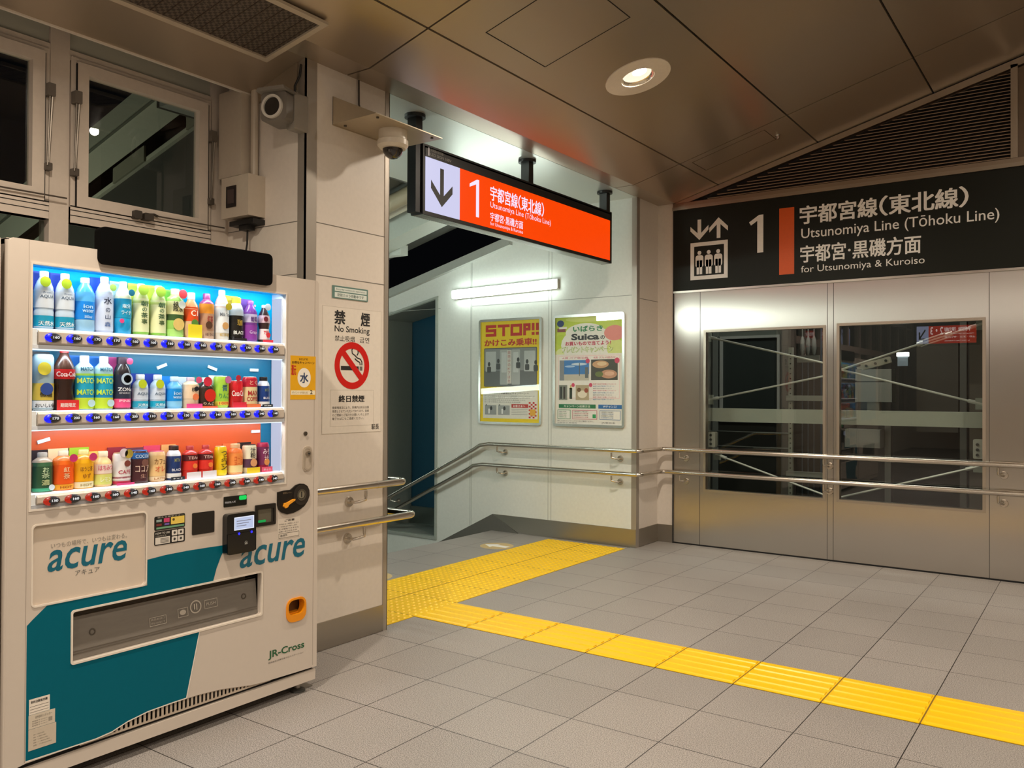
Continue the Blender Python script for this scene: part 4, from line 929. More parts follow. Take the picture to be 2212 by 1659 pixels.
b = MB(0); b.prism(cf, rrect(-0.125, -0.028, 0.125, 0.03, 0.008), -0.06, 0.0, M('#c4c2b0', 0.45)); b.prism(cf, rect(-0.165, -0.012, -0.125, 0.012), -0.04, -0.01, rodm); b.build('clamp_body', t)
for u in (-0.08, 0.0, 0.09): b = MB(); b.tube([cf.p(u, 0, 0), cf.p(u, 0, 0.012)], 0.012, M('#4a4a44', 0.4), 8); b.build('bolt', t)
for x, lb in ((-1.73, 'slim steel post beside the lower grey box in the shaft'), (-1.08, 'tall dark steel post behind the right part of the lift glass'), (-2.72, 'dark steel post between framed pane and perforated rail')):
    o = MB(0).box(x-0.028, 8.75, -0.49, x+0.028, 8.85, 3.28 if x != -1.73 else 1.1, M('#8b8b84', 0.35, metal=0.6) if x == -1.73 else M('#55554e', 0.4)).build('steel_post'); o['label'] = lb; o['category'] = 'steel post'; o['group'] = 'posts in the lift shaft'
for z, lb in ((0.955, 'upper thin rail across the lower left of the shaft'), (0.80, 'second thin rail across the lower left of the shaft')):
    o = MB().tube([(-3.6, 8.6, z), (-2.62, 8.6, z)], 0.008, M('#9a9f99', 0.3, metal=0.8), 8).build('guard_rail'); o['label'] = lb; o['category'] = 'rail'; o['group'] = 'guard rails in the shaft'
t = thing('shaft_lamp', (-1.64, 9.0, 1.7), 'small white lamp glowing deep inside the right lift window', 'lamp')
b = MB(0); b.box(-1.695, 8.98, 1.735, -1.59, 9.04, 1.775, EM((1.0, 0.98, 0.9), 4)); b.build('diffuser', t)
b = MB(0); b.box(-1.69, 9.0, 1.64, -1.595, 9.06, 1.735, M('#8a98a2', 0.3)); b.build('body', t)
o = MB(0).box(-0.93, 7.9, -0.4, -0.6, 8.2, 2.6, M('#5e594f', 0.5)).build('control_cabinet'); o['label'] = 'tall brownish cabinet inside the right edge of the lift window'; o['category'] = 'cabinet'
o = MB(0).box(-1.5, 8.9, 1.0, -1.14, 9.1, 1.85, M('#3f3a31', 0.6)).build('machine_housing'); o['label'] = 'dark machine housing behind the brace in the right lift window'; o['category'] = 'machine'
area('shaft_fill_light', (-1.9, 7.9, 3.2), 30, 1.6, 0.3, (0, 0.15, -1), (1.0, 0.97, 0.88))  # fill light added at the shaft top, no lamp modelled there

# ---- the lit sign that the lift glass mirrors
FB = Fr((0, -5.83, 0), (-1, 0, 0), (0, 0, 1))
t = thing('hanging_sign', (-2.8, -5.83, 3.1), 'red lit platform sign reading 2·3, seen mirrored in the lift glass', 'sign')
b = MB(0); b.prism(FB, rect(2.16, 2.40, 3.44, 2.90), -0.1, 0.0, BLACK); b.build('housing', t)
b = MB(0); b.prism(FB, rect(2.225, 2.445, 3.14, 2.825), 0, 0.003, EM('#ff3a10', 1.9)); b.build('red_screen', t)
b = MB(0); b.prism(FB, rect(3.14, 2.445, 3.375, 2.825), 0, 0.003, EM('#cfd8ff', 2.0)); b.build('white_screen', t)
lw2 = EM('#ffe2d8', 4.5)
b = MB(0); b.text(FB, '2・3', 0.004, lw2, fit=(2.86, 2.64, 3.1, 2.80), bold=0.02); b.text(FB, '宇都宮線（東北線）', 0.004, lw2, fit=(2.33, 2.70, 2.83, 2.79), bold=0.02); b.text(FB, 'Utsunomiya Line (Tōhoku Line)', 0.004, lw2, fit=(2.27, 2.63, 2.83, 2.665)); b.text(FB, '上野・東京・横浜方面', 0.004, lw2, fit=(2.25, 2.56, 2.83, 2.60)); b.text(FB, 'for Ueno, Tokyo & Yokohama', 0.004, lw2, fit=(2.35, 2.48, 2.83, 2.515)); b.flat('lettering', t)
b = MB(0); b.stroke(FB, [(3.20, 2.75), (3.32, 2.55)], 0.03, 0.003, 0.005, INK); b.stroke(FB, [(3.32, 2.70), (3.32, 2.55), (3.22, 2.55)], 0.03, 0.003, 0.005, INK); b.build('arrow', t)
for u in (2.4, 3.2): b = MB(0); b.box(-u-0.03, -5.91, 2.9, -u+0.03, -5.85, 3.3, BLACK); b.build('post', t)

# ================================================================== OUTSIDE: STAIR CANOPY
t = thing('stair_canopy', (-6.0, 5.0, 2.9), 'pale sloping canopy over the outdoor stairs seen through the window and opening', 'canopy')
cs = 0.26; CZ = lambda x: 3.03+cs*(x+5.4)
cv = M('#a8aa9a', 0.5); cv2 = M('#8d9083', 0.5)
def slab(b, x0, x1, y0, y1, d0, d1, mat):
    b.add([(x0, y0, CZ(x0)+d0), (x1, y0, CZ(x1)+d0), (x1, y1, CZ(x1)+d0), (x0, y1, CZ(x0)+d0), (x0, y0, CZ(x0)+d1), (x1, y0, CZ(x1)+d1), (x1, y1, CZ(x1)+d1), (x0, y1, CZ(x0)+d1)], [(0, 3, 2, 1), (4, 5, 6, 7), (0, 1, 5, 4), (1, 2, 6, 5), (2, 3, 7, 6), (3, 0, 4, 7)], mat)
b = MB(0); slab(b, -11, -4.78, 3.3, 6.62, 0.0, 0.12, M('#5f625c', 0.6)); b.build('soffit', t)
b = MB(0); slab(b, -11, -4.5, 3.3, 3.6, -0.03, 0.5, cv); slab(b, -11, -4.5, 3.27, 3.3, 0.36, 0.5, cv2); slab(b, -11, -4.5, 3.28, 3.3, 0.345, 0.355, M('#4d5249', 0.6))
for k in range(6): slab(b, -9.5+k*0.9, -9.1+k*0.9, 3.285, 3.3, -0.03, 0.08, M('#777767', 0.6))
for k in range(3): slab(b, -6.52-k*1.6, -6.5-k*1.6, 3.29, 3.3, 0.0, 0.34, M('#4d5249', 0.6))
b.build('fascia', t)
b = MB(0); slab(b, -9, -4.78, 5.75, 6.0, -0.22, 0.0, M('#b4bab1', 0.5)); slab(b, -9, -4.78, 4.75, 5.0, -0.18, 0.0, M('#a5aca2', 0.5)); b.build('beam', t)
b = MB(30); b.tube([(-4.8, 5.35, CZ(-4.8)-0.10), (-9, 5.35, CZ(-9)-0.10)], 0.07, M('#8a7f68', 0.5), 14); b.tube([(-4.8, 5.55, CZ(-4.8)-0.08), (-9, 5.55, CZ(-9)-0.08)], 0.04, M('#b4b0a0', 0.5), 12); b.build('pipe', t)
b = MB(30); b.box(-5.9, 6.02, CZ(-5.9)-0.2, -5.6, 6.12, CZ(-5.9)-0.1, M('#c9cec6', 0.5)); b.tube([(-5.75, 6.0, CZ(-5.75)-0.2), (-5.74, 5.97, CZ(-5.75)-0.3), (-5.8, 5.97, CZ(-5.8)-0.42)], 0.008, BLACK, 6); b.build('junction_box', t)
area('fascia_fill_light', (-6.6, 1.6, 1.6), 24, 1.5, 0.4, (-0.1, 0.75, 0.62), (1.0, 1.0, 0.82))  # outdoor light added to brighten the canopy fascia, without a fixture
area('soffit_fill_light', (-6.2, 5.0, 1.3), 7, 1.2, 0.3, (0, 0, 1), COOL)  # upward fill light added under the soffit; no lamp stands there

# ================================================================== VENDING MACHINE
VC = M('#cbc0b4', 0.36, var=0.02)
TEAL = M('#006073', 0.4, var=0.03, spec=0.12); TEALT = M('#04637a', 0.4)
LEDC = (0.80, 0.92, 1.0)
t = thing('vending_machine', (XV-0.35, 1.96, 0), 'large white and teal drinks vending machine with brightly lit display of bottles and cans', 'vending machine')
VM = t
Y0, Y1 = 1.294, 2.630
b = MB(30)
b.box(-3.74, Y0, 0.05, XV-0.2, Y0+0.02, 1.872, VC); b.box(-3.74, Y1-0.02, 0.05, XV-0.2, Y1, 1.872, VC); b.box(-3.74, Y0, 1.84, XV-0.2, Y1, 1.872, VC)
b.box(-3.74, Y0, 0.05, -3.72, Y1, 1.872, VC); b.box(-3.74, Y0, 0.05, XV-0.2, Y1, 0.1, M('#2a2724', 0.6)); b.box(XV-0.205, Y0+0.02, 0.1, XV-0.2, Y1-0.02, 1.85, M('#2a2724', 0.6))
b.build('cabinet', t)
# door front with its openings
DY0, DY1, DZ0, DZ1 = 1.366, 2.442, 0.962, 1.797
disp = rect(DY0, DZ0, DY1, DZ1)
adp = rrect(1.378, 0.637, 1.786, 0.908, 0.014)
flap = rrect(1.513, 0.412, 2.318, 0.591, 0.008)
coinr = rrect(2.457, 0.345, 2.557, 0.441, 0.03)
wave = [(1.60, 0.118), (1.66, 0.124), (1.72, 0.142), (1.80, 0.154), (1.90, 0.157), (2.02, 0.155), (2.12, 0.147), (2.20, 0.134), (2.27, 0.122), (2.33, 0.117)]
outer = [(Y0, 0.104), (1.36, 0.116)]+wave+[(Y1, 0.108), (Y1, 1.862), (Y1-0.012, 1.874), (Y0+0.012, 1.874), (Y0, 1.862)]
b = MB(30)
b.hole(FV, outer, [disp, adp, flap, coinr], -0.025, 0.0, VC)
b.box(XV-0.2, Y0, 0.104, XV-0.02, Y0+0.015, 1.872, VC); b.box(XV-0.2, Y1-0.015, 0.104, XV-0.02, Y1, 1.872, VC); b.box(XV-0.2, Y0, 1.855, XV-0.02, Y1, 1.874, VC)
b.tube([(XV-0.012, Y0+0.004, 0.11), (XV-0.012, Y0+0.004, 1.866)], 0.0125, VC, 12)
seam = M('#8d8175', 0.6)
b.prism(FV, rect(1.3565, 0.12, 1.3575, 1.873), 0, 0.0006, seam); b.prism(FV, rect(2.605, 0.12, 2.606, 1.873), 0, 0.0006, seam)
b.build('door', t)
b = MB(0); b.ring(FV, DY0-0.004, DZ0-0.004, DY1+0.004, DZ1+0.004, 0.007, -0.02, 0.003, M('#ddd4c8', 0.35)); b.build('display_frame', t)
# display interior
XB = XV-0.098
cyan = M('#00b8ee', 0.5, var=0.02, spec=0.1); teal2 = M('#006c92', 0.4, var=0.05, scale=3); orng = M('#d4572a', 0.4, var=0.06, scale=5)
b = MB(0)
b.box(XB-0.01, DY0-0.01, 1.51, XB, DY1+0.01, DZ1+0.01, cyan)
b.box(XB-0.01, DY0-0.01, 1.235, XB, DY1+0.01, 1.51, teal2)
b.box(XB-0.01, DY0-0.01, DZ0-0.01, XB, 2.385, 1.235, orng); b.box(XB-0.01, 2.385, DZ0-0.01, XB, DY1+0.01, 1.235, teal2)
b.build('display_backing', t)
wp = M('#e8eaf0', 0.4)
b = MB(0); b.box(XB, DY1, DZ0, XV-0.02, DY1+0.01, DZ1, wp); b.box(XB, DY0-0.01, DZ0, XV-0.02, DY0, DZ1, M('#2a8cc0', 0.4)); b.box(XB, DY0, DZ1, XV-0.02, DY1, DZ1+0.01, M('#18b4f0', 0.4)); b.box(XB, DY0, DZ0-0.01, XV-0.02, DY1, DZ0, wp); b.build('display_liner', t)
rows = [(1.578, 1.548, 1.508, 'blue'), (1.297, 1.270, 1.232, 'blue'), (1.015, 0.988, 0.963, 'red')]
P0, DP = 1.4365, 0.0718
price = [['160', '160', '170', '170', '160', '160', '160', '160', '160', '170', '170', '170', '180', '160'], ['170', '200', '160', '160', '200', '110', '110', '130', '130', '140', '160', '160', '140', '140'], ['130', '160', '160', '160', '140', '160', '140', '140', '160', '160', '140', '160', '140', '140']]
btnw = EM('#ffffff', 0.9); bdk = M('#2a2a30', 0.2, coat=0.3)
barm = M('#c6baac', 0.4)
for k, (zb, zc, zl, colr) in enumerate(rows):
    sh = MB(30)
    sh.box(XB, DY0, zb-0.012, XV-0.027, DY1, zb, wp); sh.box(XV-0.027, DY0, zb-0.012, XV-0.008, DY1, zb, EM(LEDC, 1.5))  # front lip made to glow, brightening the bases of the drinks
    sh.prism(Fr((0, DY0+0.024, 0), (1, 0, 0), (0, 0, 1)), [(XV-0.03, zl+0.014), (XV-0.008, zl+0.014), (XV+0.004, zl+0.022), (XV+0.004, zb-0.012), (XV-0.006, zb-0.004), (XV-0.03, zb-0.004)], -(DY1-0.012-DY0-0.024), 0, barm)
    sh.box(XV-0.03, DY0, zl, XV-0.004, DY1, zl+0.014, M('#dfe4ee', 0.3)); sh.box(XV-0.03, DY0, zl+0.014, XV-0.006, DY0+0.022, zb-0.002, M('#e9edf2', 0.3))
    s_o = sh.build('shelf_bar', t)
    lit = EM('#0a14ff', 1.3) if colr == 'blue' else EM('#e02808', 0.55)
    for i in range(14):
        yc = P0+DP*i
        vb = MB(60)
        f3 = Fr((XV+0.004, yc, zc), (0, 1, 0), (0, 0, 1))
        n_, rings = 24, [(1.0, 0.0), (0.96, 0.004), (0.8, 0.0075), (0.5, 0.0095), (0.0001, 0.0103)]
        base = len(vb.v)
        for r_, d_ in rings: vb.v += [f3.p(u, v, d_) for u, v in circ(0, 0, 0.0285*r_, 0.0163*r_, n_)]
        for q in range(len(rings)-1):
            for a_ in range(n_):
                mid = math.cos(2*math.pi*(a_+0.5)/n_)*0.0285*(rings[q][0]+rings[q+1][0])/2
                vb.f.append((base+q*n_+a_, base+q*n_+(a_+1) % n_, base+(q+1)*n_+(a_+1) % n_, base+(q+1)*n_+a_)); vb.mi.append(vb.m(lit if mid < -0.0095 else bdk))
        bo = vb.build('price_button', s_o)
        tb = MB(0); tb.text(f3, price[k][i], 0.0106, btnw, fit=(-0.004, -0.0035, 0.017, 0.0055), bold=0.02); tb.flat('price_lettering', s_o)
# lamps of the display
ls = EM(LEDC, 4.5)
b = MB(0)
for zb, zc, zl, c_ in rows[:2]: b.box(XV-0.03, DY0+0.01, zl-0.004, XV-0.012, DY1-0.01, zl-0.0005, EM(LEDC, 1.2))
b.build('light_strip', t)
b = MB(0); b.box(XV-0.09, DY1-0.006, DZ0+0.05, XV-0.03, DY1-0.001, DZ1-0.02, EM('#dfe4ff', 0.7)); b.build('light_strip', t)
for z_, w_ in ((DZ1-0.012, 1.5), (rows[0][2]-0.006, 1.3), (rows[1][2]-0.006, 1.3)):
    a_ = area('display_lamp_light', (XV-0.02, 1.905, z_), w_, 1.04, 0.012, (-0.55, 0, -1), LEDC)
b = MB(0); b.box(XV-0.004, DY0-0.001, DZ0-0.001, XV-0.002, DY1+0.001, DZ1+0.001, GLASS((0.98, 0.99, 0.98), 0.35, 'displayglass')); b.build('display_glass', t)
# small white holders in the second and third rows
b = MB(0)
for y, z, a in ((1.905, 1.464, 22), (2.135, 1.462, -18), (2.345, 1.459, 0), (1.455, 1.19, 15), (2.355, 1.19, 0)):
    f3 = Fr((XB, y, z), (0, math.cos(R(a)), math.sin(R(a))), (0, -math.sin(R(a)), math.cos(R(a)))); b.prism(f3, rect(-0.022, -0.006, 0.022, 0.006), 0.0, 0.006, M('#e4eef4', 0.4))
b.build('card_holder', t)
# black topper
b = MB(30); b.prism(FV, rrect(1.59, 1.822, 2.352, 1.957, 0.022, 6), -0.02, 0.018, M('#040404', 0.7, spec=0.06)); b.build('topper_panel', t)
# advertising panel
fa = Fr((XV-0.012, 0, 0), (0, 1, 0), (0, 0, 1))
b = MB(30); b.prism(fa, rrect(1.376, 0.635, 1.788, 0.91, 0.014), -0.006, 0.0, M('#d3c5b5', 0.16, var=0.01, coat=0.4)); b.build('advert_panel', t)
b = MB(30); b.hole(FV, rrect(1.373, 0.632, 1.791, 0.913, 0.016), [rrect(1.378, 0.637, 1.786, 0.908, 0.014)], -0.002, 0.0025, M('#e2d8ca', 0.3)); b.build('advert_frame', t)
b = MB(0)
b.text(fa, 'acure', 0.0008, TEALT, fit=(1.432, 0.741, 1.718, 0.815), bold=0.012, shear=0.22)
b.text(fa, 'アキュア', 0.0008, M('#5a5b58', 0.5), fit=(1.527, 0.713, 1.615, 0.732)); b.text(fa, 'いつもの場所で、いつもは変わる。', 0.0008, M('#8b857c', 0.5), fit=(1.443, 0.821, 1.718, 0.84))
b.flat('advert_lettering', t)
# teal graphic
teal_pts = [(1.361, 0.124), (1.361, 0.576), (1.426, 0.631), (1.373, 0.631), (1.7885, 0.631), (1.7925, 0.635), (1.7925, 0.729), (1.87, 0.735), (1.96, 0.737), (2.05, 0.736), (2.143, 0.734), (2.115, 0.69), (2.095, 0.645), (2.078, 0.593), (2.072, 0.57), (2.045, 0.45), (2.018, 0.403), (1.962, 0.158), (1.90, 0.158), (1.80, 0.155), (1.72, 0.143), (1.66, 0.125), (1.60, 0.119)]
teal_pts = [p for p in teal_pts if p != (1.373, 0.631)]
b = MB(0); b.hole(FV, teal_pts, [rrect(1.5115, 0.4105, 2.03, 0.5925, 0.008)] if False else [], 0.0002, 0.0008, TEAL)
tb = MB(0)
# split around the delivery flap
tb.prism(FV, [(1.361, 0.5925), (1.361, 0.576), (1.361, 0.5925)][:0] or [(1.361, 0.41), (1.5105, 0.41), (1.5105, 0.5935), (1.38, 0.5935), (1.361, 0.576)], 0.0, 0.0008, TEAL)
tb.prism(FV, [(1.38, 0.5935), (2.079, 0.5935), (2.095, 0.645), (2.115, 0.69), (2.143, 0.734), (2.05, 0.736), (1.96, 0.737), (1.87, 0.735), (1.793, 0.729), (1.793, 0.632), (1.426, 0.631)], 0.0, 0.0008, TEAL)
tb.prism(FV, [(1.361, 0.124), (1.60, 0.121), (1.66, 0.127), (1.72, 0.145), (1.80, 0.157), (1.90, 0.16), (1.962, 0.16), (2.02, 0.41), (1.361, 0.41)], 0.0, 0.0008, TEAL)
tb.build('teal_graphic', t)
edge = M('#e8e0d4', 0.4)
b = MB(0); b.stroke(FV, [(1.36, 0.122), (1.60, 0.119), (1.66, 0.125), (1.72, 0.143), (1.80, 0.155), (1.90, 0.158), (1.964, 0.158)], 0.004, 0.0008, 0.0012, edge); b.stroke(FV, [(2.02, 0.41), (1.963, 0.16)], 0.004, 0.0008, 0.0012, edge); b.build('graphic_outline', t)
b = MB(0); b.text(FV, 'acure', 0.001, TEALT, fit=(2.207, 0.624, 2.556, 0.708), bold=0.012, shear=0.22)
b.flat('brand_lettering', t); b = MB(0)
b.text(FV, 'JR-Cross', 0.001, M('#1d5a34', 0.45), fit=(2.357, 0.203, 2.556, 0.243), bold=0.022); b.text(FV, '株式会社 JR東日本クロスステーション', 0.001, M('#2a2a28', 0.45), fit=(2.357, 0.187, 2.552, 0.195)); b.flat('company_lettering', t)
# delivery flap
b = MB(0); b.box(XV-0.13, 1.50, 0.40, XV-0.12, 2.33, 0.60, M('#b0a392', 0.5)); b.box(XV-0.13, 1.50, 0.395, XV-0.02, 2.33, 0.405, M('#1c1a18', 0.5)); b.box(XV-0.13, 1.50, 0.60, XV-0.02, 2.33, 0.605, M('#3b3631', 0.5)); b.box(XV-0.13, 2.325, 0.40, XV-0.02, 2.335, 0.60, M('#1c1a18', 0.5)); b.box(XV-0.13, 1.495, 0.40, XV-0.02, 1.505, 0.60, M('#2c2926', 0.5)); b.build('delivery_chute', t)
b = MB(30); b.hole(FV, rrect(1.507, 0.406, 2.324, 0.597, 0.011), [rrect(1.514, 0.413, 2.317, 0.59, 0.008)], -0.004, 0.004, M('#e2d8ca', 0.35)); b.build('flap_frame', t)
fl2 = Fr((XV-0.02, 0, 0.413), (0, 1, 0), Vector((-0.12, 0, 1)).normalized())
smoke, nt, bs = new_mat('smoked_plastic')
bs.inputs['Base Color'].default_value = (0.26, 0.235, 0.205, 1); bs.inputs['Roughness'].default_value = 0.18
tr_ = nt.nodes.new('ShaderNodeBsdfTransparent'); tr_.inputs[0].default_value = (0.75, 0.72, 0.68, 1)
nz = nt.nodes.new('ShaderNodeTexNoise'); nz.inputs['Scale'].default_value = 9
mr_ = nt.nodes.new('ShaderNodeMapRange'); mr_.inputs[3].default_value = 0.62; mr_.inputs[4].default_value = 0.78; nt.links.new(nz.outputs['Fac'], mr_.inputs[0])
ms_ = nt.nodes.new('ShaderNodeMixShader'); nt.links.new(mr_.outputs[0], ms_.inputs[0]); nt.links.new(tr_.outputs[0], ms_.inputs[1]); nt.links.new(bs.outputs[0], ms_.inputs[2])
nt.links.new(ms_.outputs[0], nt.nodes['Material Output'].inputs[0])
b = MB(0); b.prism(fl2, rect(1.515, 0.0, 2.316, 0.15), -0.004, 0.0, smoke); b.build('flap', t)
fl3 = Fr((XV-0.018, 0, 0.413), (0, 1, 0), Vector((-0.12, 0, 1)).normalized())
b = MB(0)
b.prism(fl3, rect(1.52, 0.156, 2.312, 0.158), -0.004, 0.0, M('#2a2622', 0.5)); b.prism(fl3, rect(1.52, 0.03, 2.312, 0.0315), -0.003, 0.0, M('#5a5248', 0.5)); b.prism(fl3, rect(1.52, 0.022, 2.312, 0.023), -0.003, 0.0, M('#5a5248', 0.5))
for yb in (1.60, 2.25): b.annulus(fl3, yb, 0.085, 0.008, 0.012, -0.002, 0.0005, M('#4b443c', 0.4), 16)
b.build('flap_fittings', t)
b = MB(0); pl = M('#b8b0a4', 0.5)
b.annulus(fl3, 2.02, 0.088, 0.021, 0.026, 0.0, 0.0006, pl, 24); b.prism(fl3, rect(2.012, 0.078, 2.017, 0.1), 0, 0.0006, pl); b.prism(fl3, rect(2.022, 0.075, 2.027, 0.1), 0, 0.0006, pl)
b.ring(fl3, 1.82, 0.052, 1.89, 0.085, 0.002, 0, 0.0006, pl); b.ring(fl3, 2.06, 0.07, 2.12, 0.105, 0.002, 0, 0.0006, pl); b.ring(fl3, 1.94, 0.06, 1.985, 0.095, 0.002, 0, 0.0006, pl); b.prism(fl3, circ(1.962, 0.078, 0.014, 0.01), 0, 0.0006, pl)
b.text(fl3, '商品取出口', 0.0006, pl, fit=(1.826, 0.072, 1.884, 0.08)); b.text(fl3, '手を入れないで', 0.0006, pl, fit=(1.826, 0.058, 1.884, 0.066)); b.text(fl3, 'PUSH', 0.0006, pl, fit=(2.068, 0.082, 2.112, 0.094))
b.flat('flap_lettering', t)
# coin return
oc = M('#e8900c', 0.35)
b = MB(30); b.hole(FV, rrect(2.452, 0.340, 2.562, 0.446, 0.035), [rrect(2.462, 0.372, 2.552, 0.437, 0.026)], -0.03, 0.006, oc); b.box(XV-0.06, 2.45, 0.345, XV-0.05, 2.565, 0.44, M('#6a4a20', 0.5)); b.box(XV-0.05, 2.462, 0.35, XV-0.02, 2.552, 0.376, oc); b.build('coin_return', t)
# grille
slots = []
for i in range(34):
    y = 1.672+0.0183*i
    import bisect
    zt = 0.118
    for (a0, z0_), (a1, z1_) in zip(wave, wave[1:]):
        if a0 <= y <= a1: zt = z0_+(z1_-z0_)*(y-a0)/(a1-a0)
    zt -= 0.006; zb_ = max(0.112, zt-0.032)
    if zt-zb_ > 0.003: slots.append(rrect(y, 0.1145, y+0.0095, zt, 0.004, 3) if zt-0.1145 > 0.003 else None)
slots = [s_ for s_ in slots if s_]
b = MB(0); b.hole(Fr((XV-0.012, 0, 0), (0, 1, 0), (0, 0, 1)), rect(1.55, 0.108, 2.38, 0.17), slots, -0.004, 0.0, M('#cabba9', 0.4)); b.box(XV-0.05, 1.5, 0.09, XV-0.045, 2.4, 0.19, DARK); b.build('air_grille', t)
# kick plate, feet
b = MB(0); b.box(XV-0.1, Y0, 0.05, XV-0.004, Y1-0.004, 0.097, VC); b.build('kick_plate', t)
b = MB(0); b.box(XV-0.06, Y0+0.01, 0.097, XV-0.02, Y1-0.01, 0.11, DARK); b.build('kick_gap', t)
for (x, y) in ((XV-0.06, Y1-0.06), (XV-0.06, Y0+0.06), (-3.68, Y1-0.06), (-3.68, Y0+0.06)):
    b = MB(40); b.tube([(x, y, 0.008), (x, y, 0.05)], 0.012, STLV, 12); b.tube([(x, y, 0.0), (x, y, 0.008), (x, y, 0.014)], [0.036, 0.034, 0.02], M('#3a3a38', 0.4), 18); b.build('foot', t)
b = MB(0); b.box(XV-0.13, Y1-0.09, 0.0, XV-0.05, Y1+0.02, 0.006, M('#8f8b84', 0.4, metal=0.7)); b.box(XV-0.16, Y1-0.11, 0.004, XV-0.10, Y1-0.02, 0.045, M('#8f8b84', 0.4, metal=0.7)); b.build('floor_anchor', t)
# payment area
b = MB(0); b.prism(FV, rrect(1.82, 0.833, 1.95, 0.887, 0.006), 0, 0.001, M('#1c1c18', 0.4)); b.prism(FV, rrect(1.82, 0.776, 1.95, 0.831, 0.006), 0, 0.001, M('#1c1a19', 0.4))
b.prism(FV, rect(1.889, 0.85, 1.947, 0.878), 0.001, 0.0014, M('#e6c95a', 0.5)); b.prism(FV, rect(1.859, 0.861, 1.883, 0.877), 0.001, 0.0014, M('#c9406e', 0.5)); b.prism(FV, circ(1.9, 0.868, 0.005), 0.0014, 0.0017, M('#5a4a10', 0.5)); b.prism(FV, rect(1.828, 0.865, 1.85, 0.874), 0.001, 0.0014, M('#8fa6a0', 0.5)); b.prism(FV, rect(1.862, 0.85, 1.882, 0.857), 0.001, 0.0014, M('#6d5aa8', 0.5)); b.prism(FV, rect(1.828, 0.838, 1.946, 0.845), 0.001, 0.0014, M('#6fa27e', 0.5)); b.prism(FV, rect(1.828, 0.85, 1.85, 0.858), 0.001, 0.0014, M('#7a2e2a', 0.5))
b.prism(FV, rect(1.824, 0.78, 1.885, 0.806), 0.001, 0.0014, M('#d8d2c8', 0.5))
for u in (1.893, 1.92):
    for v in (0.781, 0.806): b.prism(FV, rrect(u, v, u+0.024, v+0.021, 0.003), 0.001, 0.0014, M('#d8d2c8', 0.5)); b.prism(FV, circ(u+0.012, v+0.0105, 0.005), 0.0014, 0.0017, M('#3a3835', 0.5))
for q in range(4): b.prism(FV, rect(1.845, 0.784+q*0.005, 1.88, 0.7865+q*0.005), 0.0014, 0.0017, M('#77736c', 0.5))
b.build('payment_sticker', t)
b = MB(0); b.text(FV, '使える電子マネー', 0.0012, M('#b9b2a6', 0.5), fit=(1.832, 0.879, 1.944, 0.885)); b.text(FV, 'HOW TO USE', 0.0012, M('#e5e0d6', 0.5), fit=(1.825, 0.818, 1.884, 0.825)); b.text(FV, 'ご利用方法', 0.0012, M('#b9b2a6', 0.5), fit=(1.825, 0.809, 1.87, 0.814)); b.flat('payment_lettering', t)
b = MB(30); b.prism(FV, rrect(1.981, 0.795, 2.082, 0.882, 0.004), 0, 0.003, M('#1b1713', 0.45)); b.build('cover_plate', t)
b = MB(30); b.prism(FV, rrect(2.126, 0.889, 2.238, 0.932, 0.003), 0, 0.003, M('#10120f', 0.3)); b.build('status_display', t)
b = MB(30); b.prism(FV, rrect(2.20, 0.912, 2.236, 0.93, 0.006), 0.003, 0.0045, EM('#10e060', 0.9)); b.build('status_light', t, label='green glowing lamp')
b = MB(0); b.text(FV, '現金投入可', 0.0036, M('#d5d8e0', 0.5), fit=(2.13, 0.904, 2.182, 0.912)); b.flat('status_lettering', t)
b = MB(30); b.prism(FV, rrect(2.122, 0.695, 2.266, 0.862, 0.016, 6), 0, 0.03, BLACKG); b.prism(FV, [(2.124, 0.70), (2.264, 0.70), (2.264, 0.78), (2.124, 0.78)], 0.03, 0.034, BLACKG); b.build('card_reader', t)
b = MB(0); b.prism(FV, rect(2.157, 0.793, 2.254, 0.846), 0.03, 0.031, EM('#c9d4f4', 0.85)); b.ring(FV, 2.157, 0.793, 2.254, 0.846, 0.003, 0.031, 0.0315, EM('#eef2ff', 1.0)); b.build('reader_screen', t)
b = MB(0); sx_ = M('#8a94b4', 0.5)
for q in range(3): b.prism(FV, rect(2.168, 0.828-q*0.01, 2.24-q*0.012, 0.831-q*0.01), 0.031, 0.0313, sx_)
b.build('screen_text', t)
for yb, zb_ in ((2.178, 0.778), (2.24, 0.778)): b = MB(); b.prism(FV, circ(yb, zb_, 0.005), 0.034, 0.035, EM('#2a2aff', 1.6)); b.build('reader_light', t)
b = MB(); b.annulus(FV, 2.213, 0.737, 0.006, 0.0075, 0.034, 0.0345, M('#8a8a84', 0.5), 16); b.prism(FV, [(2.205, 0.73), (2.221, 0.73), (2.213, 0.742)], 0.034, 0.0344, M('#8a8a84', 0.5)); b.build('reader_symbol', t)
b = MB(30); b.hole(FV, rrect(2.281, 0.789, 2.387, 0.881, 0.005), [rrect(2.293, 0.802, 2.375, 0.862, 0.003)], -0.003, 0.008, M('#191513', 0.35)); b.prism(FV, rect(2.292, 0.80, 2.376, 0.864), -0.0, 0.003, M('#5f5a4c', 0.3)); b.prism(FV, rect(2.365, 0.80, 2.376, 0.864), 0.003, 0.004, M('#2c2a26', 0.4)); b.build('bill_slot', t)
b = MB(30); b.prism(FV, rrect(2.296, 0.805, 2.335, 0.815, 0.004), 0.003, 0.006, EM('#18c860', 0.55)); b.build('bill_slot_light', t, label='green glowing strip')
cpts = [(2.397, 0.926), (2.43, 0.930), (2.468, 0.930), (2.482, 0.938), (2.497, 0.948), (2.52, 0.953), (2.545, 0.950), (2.565, 0.938), (2.576, 0.918), (2.577, 0.895), (2.568, 0.872), (2.548, 0.850), (2.52, 0.836), (2.485, 0.826), (2.45, 0.824), (2.42, 0.834), (2.403, 0.85), (2.397, 0.87)]
